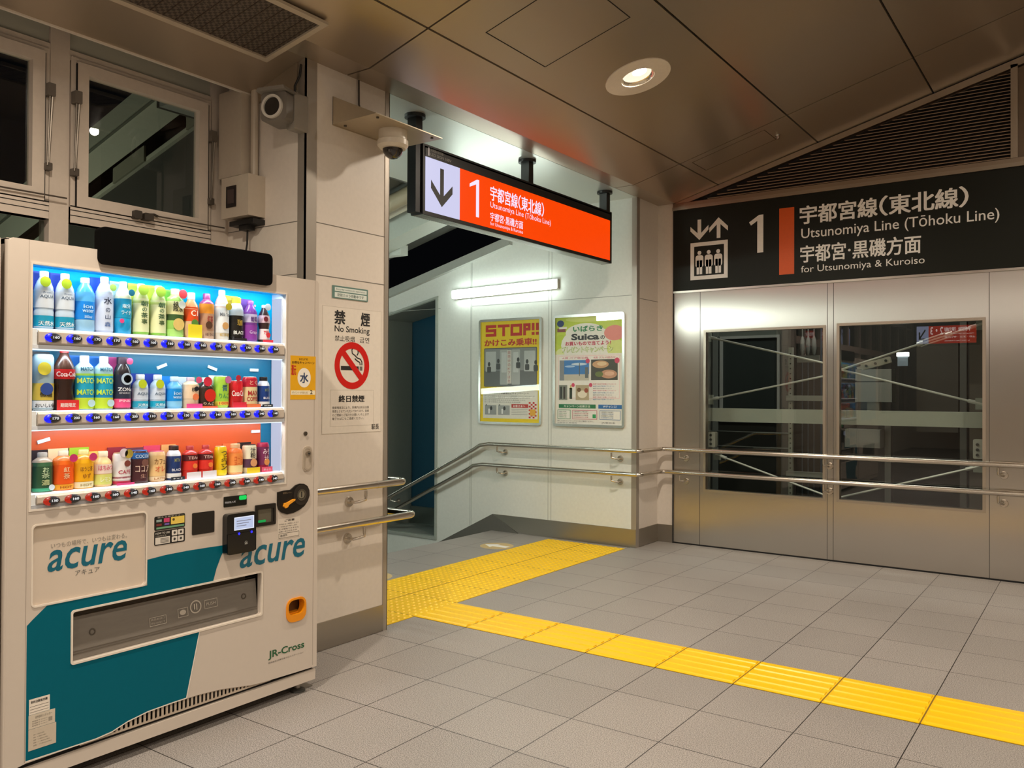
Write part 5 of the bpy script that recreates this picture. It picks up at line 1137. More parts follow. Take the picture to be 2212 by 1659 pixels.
b = MB(30); b.prism(FV, cpts, 0, 0.006, M('#171310', 0.3)); b.annulus(FV, 2.528, 0.902, 0.026, 0.045, 0.006, 0.009, M('#2a2420', 0.35), 32); b.build('coin_panel', t)
b = MB(30); b.annulus(FV, 2.528, 0.902, 0.019, 0.026, 0.006, 0.011, M('#6d675c', 0.3, metal=0.7), 28); b.prism(FV, circ(2.528, 0.904, 0.018), 0.006, 0.009, M('#a09a86', 0.3, metal=0.6)); b.prism(FV, rect(2.5255, 0.892, 2.5305, 0.917), 0.009, 0.0095, DARK); b.build('coin_slot', t)
b = MB(30); b.prism(FV, [(2.425, 0.862), (2.434, 0.853), (2.446, 0.856), (2.453, 0.866), (2.486, 0.882), (2.488, 0.888), (2.478, 0.888), (2.444, 0.876), (2.43, 0.875)], 0.006, 0.016, M('#f0a028', 0.35)); b.build('return_lever', t, label='orange lever')
b = MB(0); b.text(FV, '返却レバー', 0.0064, M('#8a7458', 0.5), fit=(2.425, 0.915, 2.475, 0.923)); b.flat('coin_lettering', t)
b = MB(0); b.prism(FV, rect(2.404, 0.718, 2.527, 0.805), 0, 0.0008, M('#d5cbbd', 0.5)); b.ring(FV, 2.408, 0.721, 2.522, 0.742, 0.0015, 0.0008, 0.0012, M('#5a554e', 0.5)); b.build('notice_sticker', t)
b = MB(0); b.text(FV, 'ご注意', 0.0011, INK, fit=(2.44, 0.792, 2.495, 0.801), bold=0.02)
for q, s_ in enumerate(('千円札をご使用ください', '二千円札五千円札一万円', '札は使用できません', 'お問い合わせ先 0120')): b.text(FV, s_, 0.0011, M('#4a4640', 0.5), fit=(2.408, 0.778-q*0.0105, 2.52-0.012*(q % 2), 0.785-q*0.0105))
b.text(FV, '連絡先', 0.0012, INK, fit=(2.415, 0.727, 2.455, 0.737)); b.flat('notice_lettering', t)
# lock and key hole
b = MB(30); b.prism(FV, rrect(2.538, 1.005, 2.592, 1.118, 0.022, 6), 0, 0.004, M('#b5a898', 0.35)); b.hole(FV, rrect(2.543, 1.01, 2.587, 1.113, 0.019, 6), [rrect(2.55, 1.018, 2.58, 1.106, 0.014, 6)], 0.004, 0.006, M('#a89b8b', 0.35)); b.build('lock_handle', t)
b = MB(30); b.tube([(XV+0.004, 2.565, 1.085), (XV+0.014, 2.565, 1.085)], 0.012, TUBE, 18); b.tube([(XV+0.014, 2.565, 1.085), (XV+0.0145, 2.565, 1.085)], 0.004, DARK, 10); b.build('lock', t)
b = MB(30); b.tube([(XV, 2.553, 1.176), (XV+0.006, 2.553, 1.176)], 0.0095, M('#6c655c', 0.3, metal=0.8), 14); b.build('key_switch', t)
# yellow notice (figure left out)
b = MB(0); b.prism(FV, rect(2.467, 1.330, 2.612, 1.526), 0, 0.0008, M('#e3a80f', 0.45)); b.prism(FV, circ(2.545, 1.428, 0.038, 0.044, 28), 0.0008, 0.0011, M('#efe9dc', 0.5)); b.prism(FV, rect(2.47, 1.351, 2.609, 1.371), 0.0008, 0.0011, M('#efe4c4', 0.5)); b.build('yellow_sticker', t)
b = MB(0); b.text(FV, '水', 0.0013, M('#3a4a6a', 0.5), fit=(2.522, 1.405, 2.568, 1.45), bold=0.03); b.text(FV, 'お得なキャンペーン', 0.0012, M('#5a3a08', 0.5), fit=(2.475, 1.49, 2.604, 1.502), bold=0.02); b.text(FV, 'acure', 0.0012, M('#5a3a08', 0.5), fit=(2.515, 1.507, 2.565, 1.516))
b.text(FV, '還元', 0.0012, M('#c03018', 0.5), fit=(2.472, 1.44, 2.498, 1.484), bold=0.04); b.text(FV, '2', 0.0013, M('#3a2a10', 0.5), fit=(2.58, 1.354, 2.594, 1.373), bold=0.02); b.text(FV, 'ポイントが当たる', 0.0013, M('#8a6a20', 0.5), fit=(2.476, 1.356, 2.565, 1.366)); b.flat('yellow_sticker_lettering', t)
# stickers on the teal corner
b = MB(0); b.prism(FV, rect(1.370, 0.274, 1.438, 0.326), 0.0008, 0.0014, M('#e6ddd0', 0.5)); b.prism(FV, rect(1.369, 0.226, 1.456, 0.273), 0.0008, 0.0014, M('#cfc4b2', 0.5)); b.prism(FV, rect(1.369, 0.154, 1.460, 0.225), 0.0008, 0.0014, M('#c8bcaa', 0.5)); b.prism(FV, rect(1.434, 0.236, 1.447, 0.25), 0.0014, 0.0016, M('#9a9184', 0.5)); b.build('maker_sticker', t)
b = MB(0); b.text(FV, '飲料自動販売機', 0.0017, INK, fit=(1.376, 0.311, 1.43, 0.32), bold=0.02)
for q in range(3): b.prism(FV, rect(1.373, 0.281+q*0.0095, 1.434, 0.2822+q*0.0095), 0.0014, 0.0016, M('#4a4640', 0.5))
b.text(FV, '住所表示ステッカー', 0.0017, M('#5a564e', 0.5), fit=(1.39, 0.257, 1.446, 0.266))
for q in range(3): b.text(FV, '管理番号 03-0012', 0.0017, M('#7a746a', 0.5), fit=(1.38, 0.233+q*0.0075, 1.43, 0.237+q*0.0075))
for q in range(5): b.text(FV, '故障・つり銭切れの際は', 0.0017, M('#7a746a', 0.5), fit=(1.385, 0.166+q*0.009, 1.445-0.006*q, 0.170+q*0.009))
b.flat('maker_lettering', t)

# the neighbouring machine, of which the photo shows the edge
t = thing('vending_machine', (XV-0.35, 0.64, 0), 'second beige vending machine, only its edge showing at the far left', 'vending machine')
b = MB(30); b.box(-3.74, -0.02, 0.05, XV-0.03, 1.262, 1.872, VC); b.build('cabinet', t)
b = MB(30); b.hole(FV, rrect(-0.02, 0.104, 1.268, 1.872, 0.01), [rect(0.06, 0.96, 1.13, 1.79), rrect(0.2, 0.41, 1.0, 0.59, 0.008)], -0.03, 0.0, VC); b.build('door', t)
b = MB(0); b.box(XV-0.029, 0.05, 0.95, XV-0.02, 1.14, 1.80, M('#8fb0c0', 0.3)); b.build('display_panel', t)
b = MB(0); b.box(XV-0.029, 0.19, 0.40, XV-0.015, 1.01, 0.60, M('#2a2825', 0.3)); b.build('flap', t)
b = MB(0); b.box(XV-0.1, 0.0, 0.05, XV-0.004, 1.25, 0.097, VC); b.build('kick_plate', t)
for x, y in ((XV-0.08, 0.05), (XV-0.08, 1.2), (-3.66, 0.05), (-3.66, 1.2)): b = MB(); b.tube([(x, y, 0.0), (x, y, 0.01), (x, y, 0.05)], [0.035, 0.02, 0.014], STLV, 14); b.build('foot', t)

# ================================================================== DRINKS ON DISPLAY
XD = XV-0.058
def drink(row, i, kind, wd, ht, name, cat, label, body, lid, bands=(), texts=(), card=None, front=None, stick=(), neck=None, gl=0.25):
    zb = rows[row][0]+0.0005; yc = P0+DP*i-0.003
    t = thing(name, (XD, yc, zb), label, cat, ['drinks on the top shelf', 'drinks on the middle shelf', 'drinks on the bottom shelf'][row])
    wd = min(wd*1.07, 0.0705) if kind != 'coke' else wd
    r = wd/2; dx = 0.026/r
    B = M(body, gl, coat=0.2); N = M(neck, gl, coat=0.2) if neck else B
    c = (XD, yc, zb)
    if kind == 'pet':
        prof = [(r*0.86, 0), (r, 0.006), (r, ht*0.30), (r*0.965, ht*0.32), (r*0.965, ht*0.34), (r, ht*0.36), (r, ht*0.64), (r*0.93, ht*0.72), (r*0.7, ht*0.81), (r*0.47, ht*0.875), (r*0.45, ht*0.90)]; cap = (r*0.47, ht*0.895, ht*0.985)
    elif kind == 'coke':
        prof = [(r*0.84, 0), (r*0.96, 0.008), (r*0.98, ht*0.14), (r*0.86, ht*0.28), (r*0.82, ht*0.36), (r*0.92, ht*0.45), (r, ht*0.52), (r, ht*0.64), (r*0.93, ht*0.70), (r*0.72, ht*0.79), (r*0.48, ht*0.87), (r*0.36, ht*0.93)]; cap = (r*0.42, ht*0.925, ht)
    elif kind == 'square':
        prof = [(r*0.93, 0), (r, 0.004), (r, ht*0.74), (r*0.92, ht*0.79), (r*0.6, ht*0.84), (r*0.46, ht*0.87)]; cap = (r*0.5, ht*0.865, ht*0.985)
    elif kind == 'can':
        prof = [(r*0.86, 0), (r, 0.007), (r, ht-0.012), (r*0.88, ht-0.003)]; cap = (r*0.88, ht-0.004, ht)
    elif kind == 'bcan':
        prof = [(r*0.9, 0), (r, 0.006), (r, ht*0.70), (r*0.88, ht*0.79), (r*0.66, ht*0.855), (r*0.62, ht*0.87)]; cap = (r*0.66, ht*0.865, ht)
    elif kind == 'short':
        prof = [(r*0.9, 0), (r, 0.006), (r, ht*0.62), (r*0.88, ht*0.71), (r*0.55, ht*0.79), (r*0.5, ht*0.83)]; cap = (r*0.55, ht*0.825, ht*0.97)
    hz = [z for _, z in prof]
    def rad(z):
        for (ra, za), (rb, zb2) in zip(prof, prof[1:]):
            if za <= z <= zb2: return ra+(rb-ra)*(z-za)/max(1e-6, zb2-za)
        return prof[-1][0]
    b = MB(40); nm = lambda z: N if z > ht*0.64 else B
    b.lathe(c, prof, nm if neck else B, sx=dx, seg=22)
    b.build('can_body' if kind in ('can', 'bcan') else 'bottle_body', t)
    b = MB(40); b.lathe(c, [(cap[0], cap[1]), (cap[0], cap[2]-0.002), (cap[0]*0.9, cap[2])], M(lid, 0.35, metal=0.6 if kind == 'can' else 0), sx=dx, seg=18); b.build('lid' if kind == 'can' else 'cap', t)
    if bands:
        b = MB(40)
        for z0, z1, col_ in bands:
            zs = [z0+(z1-z0)*k/4 for k in range(5)]
            b.lathe(c, [(rad(ht*z)*1.012+0.0003, ht*z) for z in zs], M(col_, 0.35), sx=dx, seg=22, caps=False)
        b.build('label_sleeve', t)
    f3 = Fr((XD, yc, zb), (0, 1, 0), (0, 0, 1))
    if texts:
        b = MB(0)
        for s_, z, h_, w_, col_ in texts:
            R_ = rad(ht*z)
            b.text(f3, s_, 0.0016, M(col_, 0.5), fit=(-wd*w_/2, ht*(z-h_/2), wd*w_/2, ht*(z+h_/2)), bold=0.015, warp=lambda u, R_=R_: dx*R_*math.sqrt(max(0.0, 1-(u/(R_*1.02))**2)))
        b.flat('lettering', t)
    if stick:
        b = MB(30)
        for u, z, rs, col_ in stick: b.prism(f3, circ(u*wd, z*ht, rs*wd, seg=20), 0.0275, 0.0287, M(col_, 0.4))
        b.build('sticker', t)
    if card:
        col_, ch = card; b = MB(0); b.box(XB+0.003, yc-wd*0.54, zb+ht*0.0, XB+0.006, yc+wd*0.54, zb+ht*ch, M(col_, 0.5)); b.build('backing_card', t)
    if front:
        col_, fh, s_ = front; b = MB(0); ff = Fr((XD+0.0295, yc, zb), (0, 1, 0), (0, 0, 1)); b.prism(ff, rect(-wd*0.52, 0, wd*0.52, fh), 0, 0.0012, M(col_, 0.5)); b.build('front_card', t)
        if s_: b = MB(0); b.text(ff, s_, 0.0015, M('#fff4ec', 0.5), fit=(-wd*0.36, fh*0.3, wd*0.36, fh*0.7), bold=0.01); b.flat('card_lettering', t)
D = drink
TOP, MID, BOT = 0, 1, 2
wat = '#bcd0e4'
for i, lb in ((0, 'clear water bottle with lime round sticker, leftmost on the top shelf'), (1, 'clear water bottle with lime round sticker, second on the top shelf')):
    D(TOP, i, 'pet', 0.060, 0.205, 'water_bottle', 'water bottle', lb, wat, '#eef2f6', bands=((0.02, 0.23, '#1697bc'), (0.36, 0.66, '#d3dce8')), texts=(('AQUA', 0.55, 0.06, 0.7, '#4a5f78'), ('From', 0.62, 0.03, 0.4, '#5a7088'), ('天然水', 0.10, 0.08, 0.8, '#f4fbff')), card=('#1d44b4', 1.0), stick=((-0.12, 0.80, 0.28, '#b9d42c'),), neck='#c8d4e8')
D(TOP, 2, 'pet', 0.064, 0.198, 'sports_drink_bottle', 'drink bottle', 'bright blue drink bottle with pale cap, third on the top shelf', '#9fd0f2', '#e6eef8', bands=((0.22, 0.55, '#0e86e6'), (0.55, 0.72, '#58b4f0')), texts=(('ion', 0.46, 0.07, 0.5, '#bfe4ff'), ('water', 0.38, 0.06, 0.6, '#bfe4ff'), ('500ml', 0.27, 0.05, 0.4, '#bfe4ff')), neck='#4aa9ee')
D(TOP, 3, 'pet', 0.060, 0.21, 'water_bottle', 'water bottle', 'clear water bottle with vertical dark brush lettering on the top shelf', '#c9d4ee', '#f0f3f8', bands=((0.04, 0.72, '#ccd8f0'),), texts=(('水', 0.56, 0.12, 0.45, '#2c3550'), ('の', 0.40, 0.07, 0.25, '#3a4668'), ('山', 0.28, 0.08, 0.3, '#4a5a80'), ('森', 0.15, 0.08, 0.35, '#5a78b0')), card=('#1a5ad0', 0.98), stick=((0.28, 0.80, 0.2, '#a4d060'),))
D(TOP, 4, 'pet', 0.058, 0.200, 'drink_bottle', 'drink bottle', 'turquoise drink bottle with cream top and pink dot on the top shelf', '#1aa0d8', '#e8ecd8', bands=((0.30, 0.66, '#1596c4'), (0.66, 0.80, '#dfe4c8')), texts=(('塩分', 0.52, 0.08, 0.5, '#d8f0fa'), ('ライチ', 0.40, 0.07, 0.6, '#d8f0fa')), card=('#bfe2ec', 1.0), stick=((-0.3, 0.24, 0.14, '#e8488c'), (0.3, 0.78, 0.2, '#1a7898')), neck='#d8e2d0')
for i, lb in ((5, 'green tea bottle with cream label, beside the turquoise bottle on the top shelf'), (6, 'green tea bottle with cream label, beside the bottle with red sticker on the top shelf')):
    D(TOP, i, 'pet', 0.056, 0.20, 'tea_bottle', 'tea bottle', lb, '#b8c878', '#e8ead8', bands=((0.06, 0.70, '#dfe4b4'), (0.02, 0.06, '#7fb848')), texts=(('朝', 0.60, 0.10, 0.45, '#3a6848'), ('の', 0.49, 0.07, 0.3, '#3a6848'), ('茶', 0.38, 0.10, 0.45, '#3a6848'), ('事', 0.26, 0.09, 0.4, '#5a7848')), card=('#d3dc4a', 1.0), stick=((-0.1, 0.86, 0.35, '#9ec43c'),), neck='#c8d88c')
D(TOP, 7, 'square', 0.070, 0.195, 'tea_bottle', 'tea bottle', 'wide pale green tea bottle with red round sticker on the top shelf', '#a4d86c', '#cfe8a0', bands=((0.46, 0.80, '#dcd8a0'), (0.34, 0.46, '#3a5a30'), (0.02, 0.16, '#a8d878')), texts=(('綾茶', 0.62, 0.2, 0.6, '#3a3a28'),), card=('#8ed04c', 0.98), stick=((0.25, 0.88, 0.26, '#d8404a'), (0.2, 0.66, 0.22, '#dfe8e0'), (0.0, 0.26, 0.34, '#e4c878')))
D(TOP, 8, 'short', 0.056, 0.19, 'juice_bottle', 'juice bottle', 'orange labelled bottle with yellow front tag on the top shelf', '#f0c4a0', '#b8d4f0', bands=((0.36, 0.66, '#e0501c'),), texts=(('C1', 0.53, 0.12, 0.5, '#fff0e0'),), front=('#f4e02a', 0.055, None), stick=((0.0, 0.32, 0.25, '#5a8c3a'),), neck='#f0a070')
D(TOP, 9, 'square', 0.058, 0.19, 'tea_bottle', 'tea bottle', 'brown and orange tea bottle with plum top on the top shelf', '#c8a488', '#8a3a70', bands=((0.55, 0.76, '#e0902c'), (0.18, 0.55, '#b4886a')), texts=(('紅茶', 0.42, 0.16, 0.4, '#a02a2c'), ('ほうじ', 0.10, 0.06, 0.6, '#5a3a3a')), neck='#9a4a78', stick=((-0.1, 0.30, 0.25, '#5a3a28'),))
D(TOP, 10, 'pet', 0.058, 0.212, 'milk_tea_bottle', 'drink bottle', 'white and beige latte bottle with yellow badge on the top shelf', '#e4ddd0', '#eef2f4', bands=((0.14, 0.70, '#e2e6e8'),), texts=(('Milk Tea', 0.50, 0.07, 0.7, '#6a7078'), ('紅茶花', 0.1, 0.06, 0.7, '#c8a850')), stick=((0.25, 0.66, 0.24, '#c8b428'), (0.0, 0.28, 0.24, '#d4a468')), neck='#d8b8a8')
D(TOP, 11, 'bcan', 0.058, 0.185, 'coffee_can', 'coffee can', 'black coffee bottle can with white BLACK lettering on the top shelf', '#16130f', '#e8c834', bands=((0.10, 0.58, '#191510'), (0.58, 0.72, '#b8c4cc')), texts=(('BLACK', 0.19, 0.08, 0.8, '#f4f4f0'), ('珈', 0.42, 0.14, 0.4, '#b89838')), neck='#c8ccc8', front=('#20181a', 0.012, None), card=('#e8cc30', 1.05))
D(TOP, 12, 'pet', 0.060, 0.18, 'grape_drink_bottle', 'drink bottle', 'purple drink bottle with violet card on the top shelf', '#7a3c9c', '#8a50b0', bands=((0.05, 0.40, '#8e3ca4'), (0.46, 0.66, '#c4b8d8')), texts=(('葡萄', 0.54, 0.12, 0.5, '#5a2a80'), ('Grape', 0.22, 0.1, 0.6, '#d8b8e8')), card=('#6a3aa0', 1.04), stick=((0.05, 0.86, 0.08, '#f0d8e0'),))
D(TOP, 13, 'coke', 0.052, 0.165, 'cola_bottle', 'cola bottle', 'small dark cola bottle with pink and red label, rightmost on the top shelf', '#3a2828', '#d8dce0', bands=((0.52, 0.72, '#d8b8c4'), (0.08, 0.36, '#e8e0e4')), texts=(('ZERO', 0.26, 0.1, 0.6, '#d82838'),), front=('#e83448', 0.012, None), stick=((-0.2, 0.62, 0.22, '#7a2a38'), (0.0, 0.94, 0.3, '#c8d0d4'), (0.06, 0.20, 0.22, '#e03848')))

D(MID, 0, 'can', 0.066, 0.195, 'tall_can', 'can', 'tall silver can with yellow number one badge, leftmost on the middle shelf', '#9cb4c0', '#c8ccd0', bands=((0.18, 0.48, '#d0b84c'), (0.02, 0.17, '#e8ecf4')), texts=(('BOSS', 0.38, 0.06, 0.55, '#2a3a78'), ('微糖', 0.28, 0.08, 0.6, '#3a3a30'), ('おいしい缶', 0.09, 0.07, 0.9, '#1c1c20'), ('No.1', 0.74, 0.07, 0.4, '#1c1c1c')), card=('#1c2430', 1.05), stick=((-0.12, 0.74, 0.32, '#e0d040'), (0.0, 0.38, 0.3, '#2c4a98')))
D(MID, 1, 'coke', 0.074, 0.219, 'cola_bottle', 'cola bottle', 'large dark cola bottle with red cap and red label on the middle shelf', '#2c1410', '#d01c24', bands=((0.50, 0.66, '#c4161c'),), texts=(('Coca-Cola', 0.58, 0.08, 0.9, '#f8f0ee'),), front=('#dc2a2a', 0.036, '期間限定'), neck='#4a2a20')
for i, lb in ((2, 'lime and blue vitamin drink bottle next to the large cola bottle'), (3, 'lime and blue vitamin drink bottle next to the black and pink can')):
    D(MID, i, 'square', 0.062, 0.198, 'vitamin_drink_bottle', 'drink bottle', lb, '#a8d0d8', '#d8e8f0', bands=((0.02, 0.22, '#c4e03c'), (0.22, 0.30, '#1690c4'), (0.30, 0.62, '#1aa4c8'), (0.62, 0.66, '#a8d84c')), texts=(('MATCH', 0.53, 0.10, 0.95, '#d8f060'), ('MATCH', 0.32, 0.10, 0.95, '#c8e840'), ('MATCH', 0.74, 0.07, 0.7, '#2a6a88')), card=('#1478d8', 0.99), stick=((0.2, 0.12, 0.2, '#bfe0ec'),))
D(MID, 4, 'bcan', 0.058, 0.195, 'energy_drink_can', 'can', 'black and pink energy drink bottle can with white ring on the middle shelf', '#2c2428', '#3a2a34', bands=((0.02, 0.20, '#f0508c'), (0.20, 0.66, '#2a3048')), texts=(('ZONe', 0.38, 0.07, 0.85, '#f0f0f4'), ('ENERGY', 0.31, 0.03, 0.7, '#c8c8d0'), ('PINK', 0.16, 0.05, 0.7, '#ffd0e0')), card=('#d04890', 1.0), stick=((0.05, 0.58, 0.36, '#b8cce0'), (0.08, 0.58, 0.24, '#382c40'), (0.22, 0.92, 0.2, '#e85078')))
for i, lb in ((5, 'small clear water bottle with lime sticker beside the black and pink can'), (6, 'small clear water bottle with lime sticker beside the small blue bottle')):
    D(MID, i, 'short', 0.056, 0.136, 'water_bottle', 'water bottle', lb, wat, '#e4eaf0', bands=((0.02, 0.22, '#18a4c8'), (0.26, 0.58, '#ccd8ea')), texts=(('AQUA', 0.42, 0.09, 0.75, '#5a7088'), ('天然水', 0.11, 0.09, 0.7, '#e8f8ff')), card=('#1c3a9c', 1.0), stick=((-0.1, 0.70, 0.28, '#c0d028'),))
D(MID, 7, 'short', 0.058, 0.13, 'sports_drink_bottle', 'drink bottle', 'small bright blue drink bottle on the middle shelf', '#68b8ee', '#d0e4f6', bands=((0.22, 0.60, '#0f90e4'), (0.02, 0.22, '#8accf4')), texts=(('ion', 0.46, 0.1, 0.5, '#c8e8ff'), ('water', 0.34, 0.08, 0.6, '#c8e8ff')), card=('#1a86dc', 0.98))
D(MID, 8, 'square', 0.064, 0.126, 'peach_drink_bottle', 'drink bottle', 'cream and peach drink bottle with pink base card on the middle shelf', '#f0d8b8', '#e8c8d0', bands=((0.3, 0.74, '#f0d2b0'),), texts=(('桃', 0.60, 0.14, 0.3, '#2a2a2c'),), front=('#f04c94', 0.018, None), card=('#d0e0f0', 1.0), stick=((0.1, 0.36, 0.2, '#ee8050'), (0.3, 0.9, 0.2, '#d8507c'), (0.16, 0.62, 0.14, '#1c1c24')))
D(MID, 9, 'short', 0.064, 0.128, 'apple_drink_bottle', 'drink bottle', 'dark drink bottle with big round red apple label on the middle shelf', '#3c2c24', '#e0e4e4', stick=((0.02, 0.40, 0.38, '#d8281c'), (-0.15, 0.84, 0.28, '#d82c44')), texts=(('りんご', 0.14, 0.08, 0.7, '#e8d0a8'),), card=('#2a8a84', 1.0), front=('#e86038', 0.008, None))
D(MID, 10, 'can', 0.060, 0.132, 'juice_can', 'can', 'lime green and white juice can with paper backing on the middle shelf', '#b4d848', '#d8e0e0', bands=((0.2, 0.76, '#a4d444'), (0.08, 0.2, '#e8d04a')), texts=(('青', 0.62, 0.2, 0.4, '#2a6a8c'), ('りんご', 0.38, 0.16, 0.7, '#2a8a5c'), ('100%', 0.14, 0.08, 0.7, '#d84838')), card=('#dfe4d8', 1.02), stick=((0.24, 0.88, 0.24, '#c86aa0'),))
D(MID, 11, 'can', 0.060, 0.115, 'cola_can', 'can', 'short red cola can on the middle shelf', '#d01c28', '#c8ccd0', texts=(('Coca-Cola', 0.52, 0.2, 0.9, '#fbeef0'),), front=('#e0283c', 0.022, None), stick=((-0.1, 1.08, 0.2, '#d02838'),))
D(MID, 12, 'can', 0.064, 0.132, 'coffee_can', 'coffee can', 'red and cream coffee can with swirl label on the middle shelf', '#c81c2c', '#d8d4c8', bands=((0.10, 0.66, '#e4cf9c'), (0.68, 0.92, '#c01c34')), texts=(('MAX', 0.46, 0.16, 0.7, '#a81c24'), ('COFFEE', 0.27, 0.14, 0.8, '#a81c24'), ('とく', 0.80, 0.14, 0.5, '#f0c0a8')), front=('#e8703c', 0.014, None))
D(MID, 13, 'bcan', 0.050, 0.132, 'coffee_can', 'coffee can', 'navy coffee bottle can with black cap, rightmost on the middle shelf', '#123a80', '#1c1a1c', bands=((0.04, 0.18, '#eef0f4'),), texts=(('BLUE', 0.30, 0.07, 0.6, '#d8dcec'), ('MTN', 0.56, 0.1, 0.4, '#6a7c60')), neck='#dfe4ec', front=('#141416', 0.012, '無糖'))

D(BOT, 0, 'square', 0.062, 0.138, 'tea_bottle', 'tea bottle', 'dark green tea bottle on black card, leftmost on the bottom shelf', '#3c6a48', '#b8b0a8', bands=((0.10, 0.64, '#2a5438'), (0.02, 0.10, '#4ab48c')), texts=(('お', 0.56, 0.12, 0.3, '#d0e8c0'), ('茶', 0.42, 0.14, 0.4, '#d0e8c0'), ('濃', 0.24, 0.14, 0.4, '#c8d098')), card=('#241820', 1.03), neck='#c8b4a0', stick=((0.3, 0.11, 0.15, '#dce8f4'),))
D(BOT, 1, 'square', 0.066, 0.140, 'tea_bottle', 'tea bottle', 'bright orange tea bottle with pink round sticker on the bottom shelf', '#f06a18', '#f4dcc0', bands=((0.16, 0.64, '#f25a10'), (0.02, 0.15, '#f4a428')), texts=(('紅', 0.52, 0.12, 0.3, '#ffd8a8'), ('茶', 0.36, 0.14, 0.3, '#ffd8a8'), ('HOT', 0.08, 0.06, 0.6, '#a85a10')), card=('#ecd0a4', 1.03), stick=((0.32, 0.80, 0.2, '#e0307c'),), neck='#f08848')
D(BOT, 2, 'square', 0.066, 0.140, 'tea_bottle', 'tea bottle', 'golden yellow tea bottle with pink round sticker and green card on the bottom shelf', '#f2b010', '#e8d890', bands=((0.18, 0.64, '#f4ae0c'), (0.02, 0.17, '#f4e8c0')), texts=(('ほうじ茶', 0.50, 0.12, 0.6, '#8a5410'), ('ゆず', 0.32, 0.12, 0.4, '#a86a10'), ('HOT', 0.09, 0.06, 0.6, '#a08a50')), card=('#9cc02c', 1.03), stick=((0.30, 0.80, 0.2, '#dc3878'),), neck='#e89a30')
D(BOT, 3, 'short', 0.060, 0.132, 'lemon_drink_bottle', 'drink bottle', 'pale apricot lemon drink bottle with pink lettering on the bottom shelf', '#f2cc90', '#f4dcb8', bands=((0.06, 0.34, '#dcdc78'), (0.36, 0.62, '#f4dcd0')), texts=(('はちみつ', 0.52, 0.14, 0.8, '#d85070'), ('レモン', 0.2, 0.12, 0.6, '#f8f8d8')), card=('#ecc060', 0.96))
D(BOT, 4, 'can', 0.062, 0.120, 'coffee_can', 'coffee can', 'white and crimson coffee can with bean emblem on the bottom shelf', '#e8e0dc', '#c8b488', bands=((0.02, 0.12, '#c02a50'), (0.16, 0.74, '#ece4e2'), (0.20, 0.26, '#c83058')), texts=(('CAFE', 0.40, 0.12, 0.7, '#b02a48'),), card=('#8a1c30', 1.15), stick=((0.12, 0.66, 0.18, '#7a3a30'), (-0.1, 1.0, 0.24, '#e8d8dc'), (0.2, 0.96, 0.25, '#b8a03c')), front=('#d8407c', 0.008, None))
D(BOT, 5, 'can', 0.062, 0.125, 'cocoa_can', 'can', 'dark brown cocoa can with blue band above on the bottom shelf', '#4a2428', '#3a6ab0', bands=((0.74, 0.92, '#1c62a8'), (0.06, 0.7, '#482026')), texts=(('ココア', 0.44, 0.2, 0.8, '#e4c8b8'), ('COCOA', 0.82, 0.1, 0.8, '#d8e8f8'), ('生', 0.22, 0.12, 0.3, '#c89888')), card=('#6a3440', 1.06), stick=((0.1, 0.62, 0.2, '#7a5048'),))
D(BOT, 6, 'can', 0.060, 0.118, 'latte_can', 'can', 'peach and cream latte can with red and white card on the bottom shelf', '#f0c490', '#d87088', bands=((0.18, 0.86, '#f2c688'), (0.04, 0.17, '#f4d8b0')), texts=(('カフェ', 0.66, 0.18, 0.7, '#8a5a2c'), ('オレ', 0.42, 0.18, 0.6, '#d8603c'), ('LATTE', 0.1, 0.07, 0.7, '#b87848')), card=('#d03c5c', 1.16))
D(BOT, 7, 'bcan', 0.054, 0.135, 'coffee_can', 'coffee can', 'navy coffee bottle can with dark cap on the bottom shelf', '#1a3670', '#3a2824', bands=((0.06, 0.20, '#f0f0f2'),), texts=(('BLACK', 0.30, 0.07, 0.7, '#d8dce8'), ('MTN', 0.58, 0.1, 0.4, '#8a8c50')), neck='#e4e4e8', card=('#e0a060', 1.02), front=('#20222c', 0.013, 'ホット'))
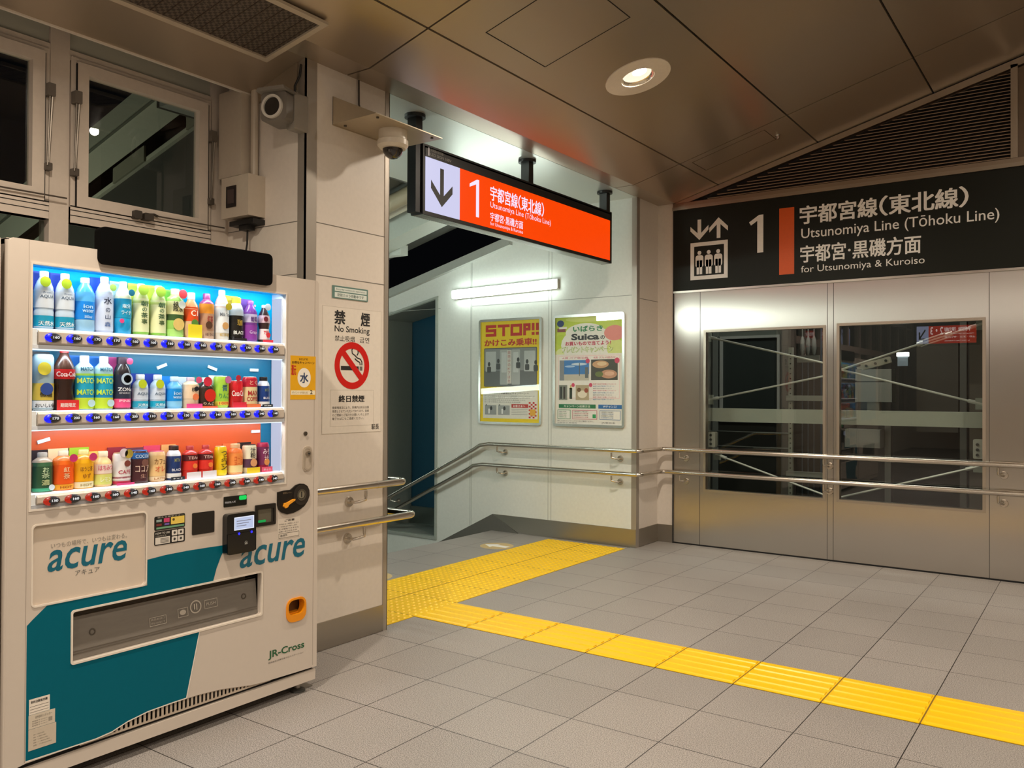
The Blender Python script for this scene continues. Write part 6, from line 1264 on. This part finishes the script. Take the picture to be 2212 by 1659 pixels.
for i, lb in ((8, 'red hot tea bottle with dark band, beside the navy can on the bottom shelf'), (9, 'red hot tea bottle with dark band, beside the yellow corn can')):
    D(BOT, i, 'square', 0.058, 0.132, 'tea_bottle', 'tea bottle', lb, '#d82c20', '#b83838', bands=((0.54, 0.72, '#5c1c20'), (0.26, 0.52, '#e0342a')), texts=(('TEAs', 0.63, 0.09, 0.7, '#d8b0a8'),), front=('#efe6ec', 0.026, None), stick=((0.1, 0.38, 0.16, '#f0843c'),), neck='#c83a34')
D(BOT, 10, 'can', 0.046, 0.122, 'corn_soup_can', 'can', 'slim yellow corn soup can with black lettering on the bottom shelf', '#f0c818', '#e8d898', texts=(('つ', 0.76, 0.14, 0.5, '#2a1c10'), ('ぶ', 0.60, 0.14, 0.5, '#2a1c10'), ('コ', 0.44, 0.14, 0.5, '#2a1c10'), ('ン', 0.28, 0.14, 0.5, '#2a1c10')), bands=((0.02, 0.2, '#f4dc20'),))
D(BOT, 11, 'bcan', 0.062, 0.128, 'soup_can', 'can', 'orange translucent looking soup bottle can fading to cream on the bottom shelf', '#f08a44', '#f0b888', bands=((0.02, 0.30, '#f6dc9c'), (0.3, 0.68, '#f09048')), texts=(('コーン', 0.52, 0.14, 0.6, '#d85c20'), ('スープ', 0.36, 0.12, 0.6, '#d85c20')), neck='#ee7838', card=('#e8703c', 1.0))
D(BOT, 12, 'can', 0.060, 0.122, 'red_bean_soup_can', 'can', 'cream and black red bean soup can with yellow base card on the bottom shelf', '#e8dcb8', '#2a2026', bands=((0.20, 0.5, '#5a3a54'), (0.5, 0.94, '#ece2c4')), texts=(('汁', 0.80, 0.18, 0.4, '#20181c'), ('粉', 0.62, 0.18, 0.4, '#20181c')), card=('#201818', 1.06), front=('#f4d01c', 0.024, None), stick=((0.05, 0.36, 0.26, '#e0a070'),))
D(BOT, 13, 'can', 0.050, 0.126, 'soup_can', 'can', 'dark red and purple soup can with pink base card, rightmost on the bottom shelf', '#a82048', '#d82c54', bands=((0.24, 0.86, '#7c2c58'),), texts=(('みそ', 0.70, 0.18, 0.6, '#f0d8e0'), ('汁', 0.48, 0.16, 0.4, '#f0d8e0')), front=('#f05878', 0.022, 'ホット'), stick=((0.0, 0.34, 0.26, '#e89858'),))
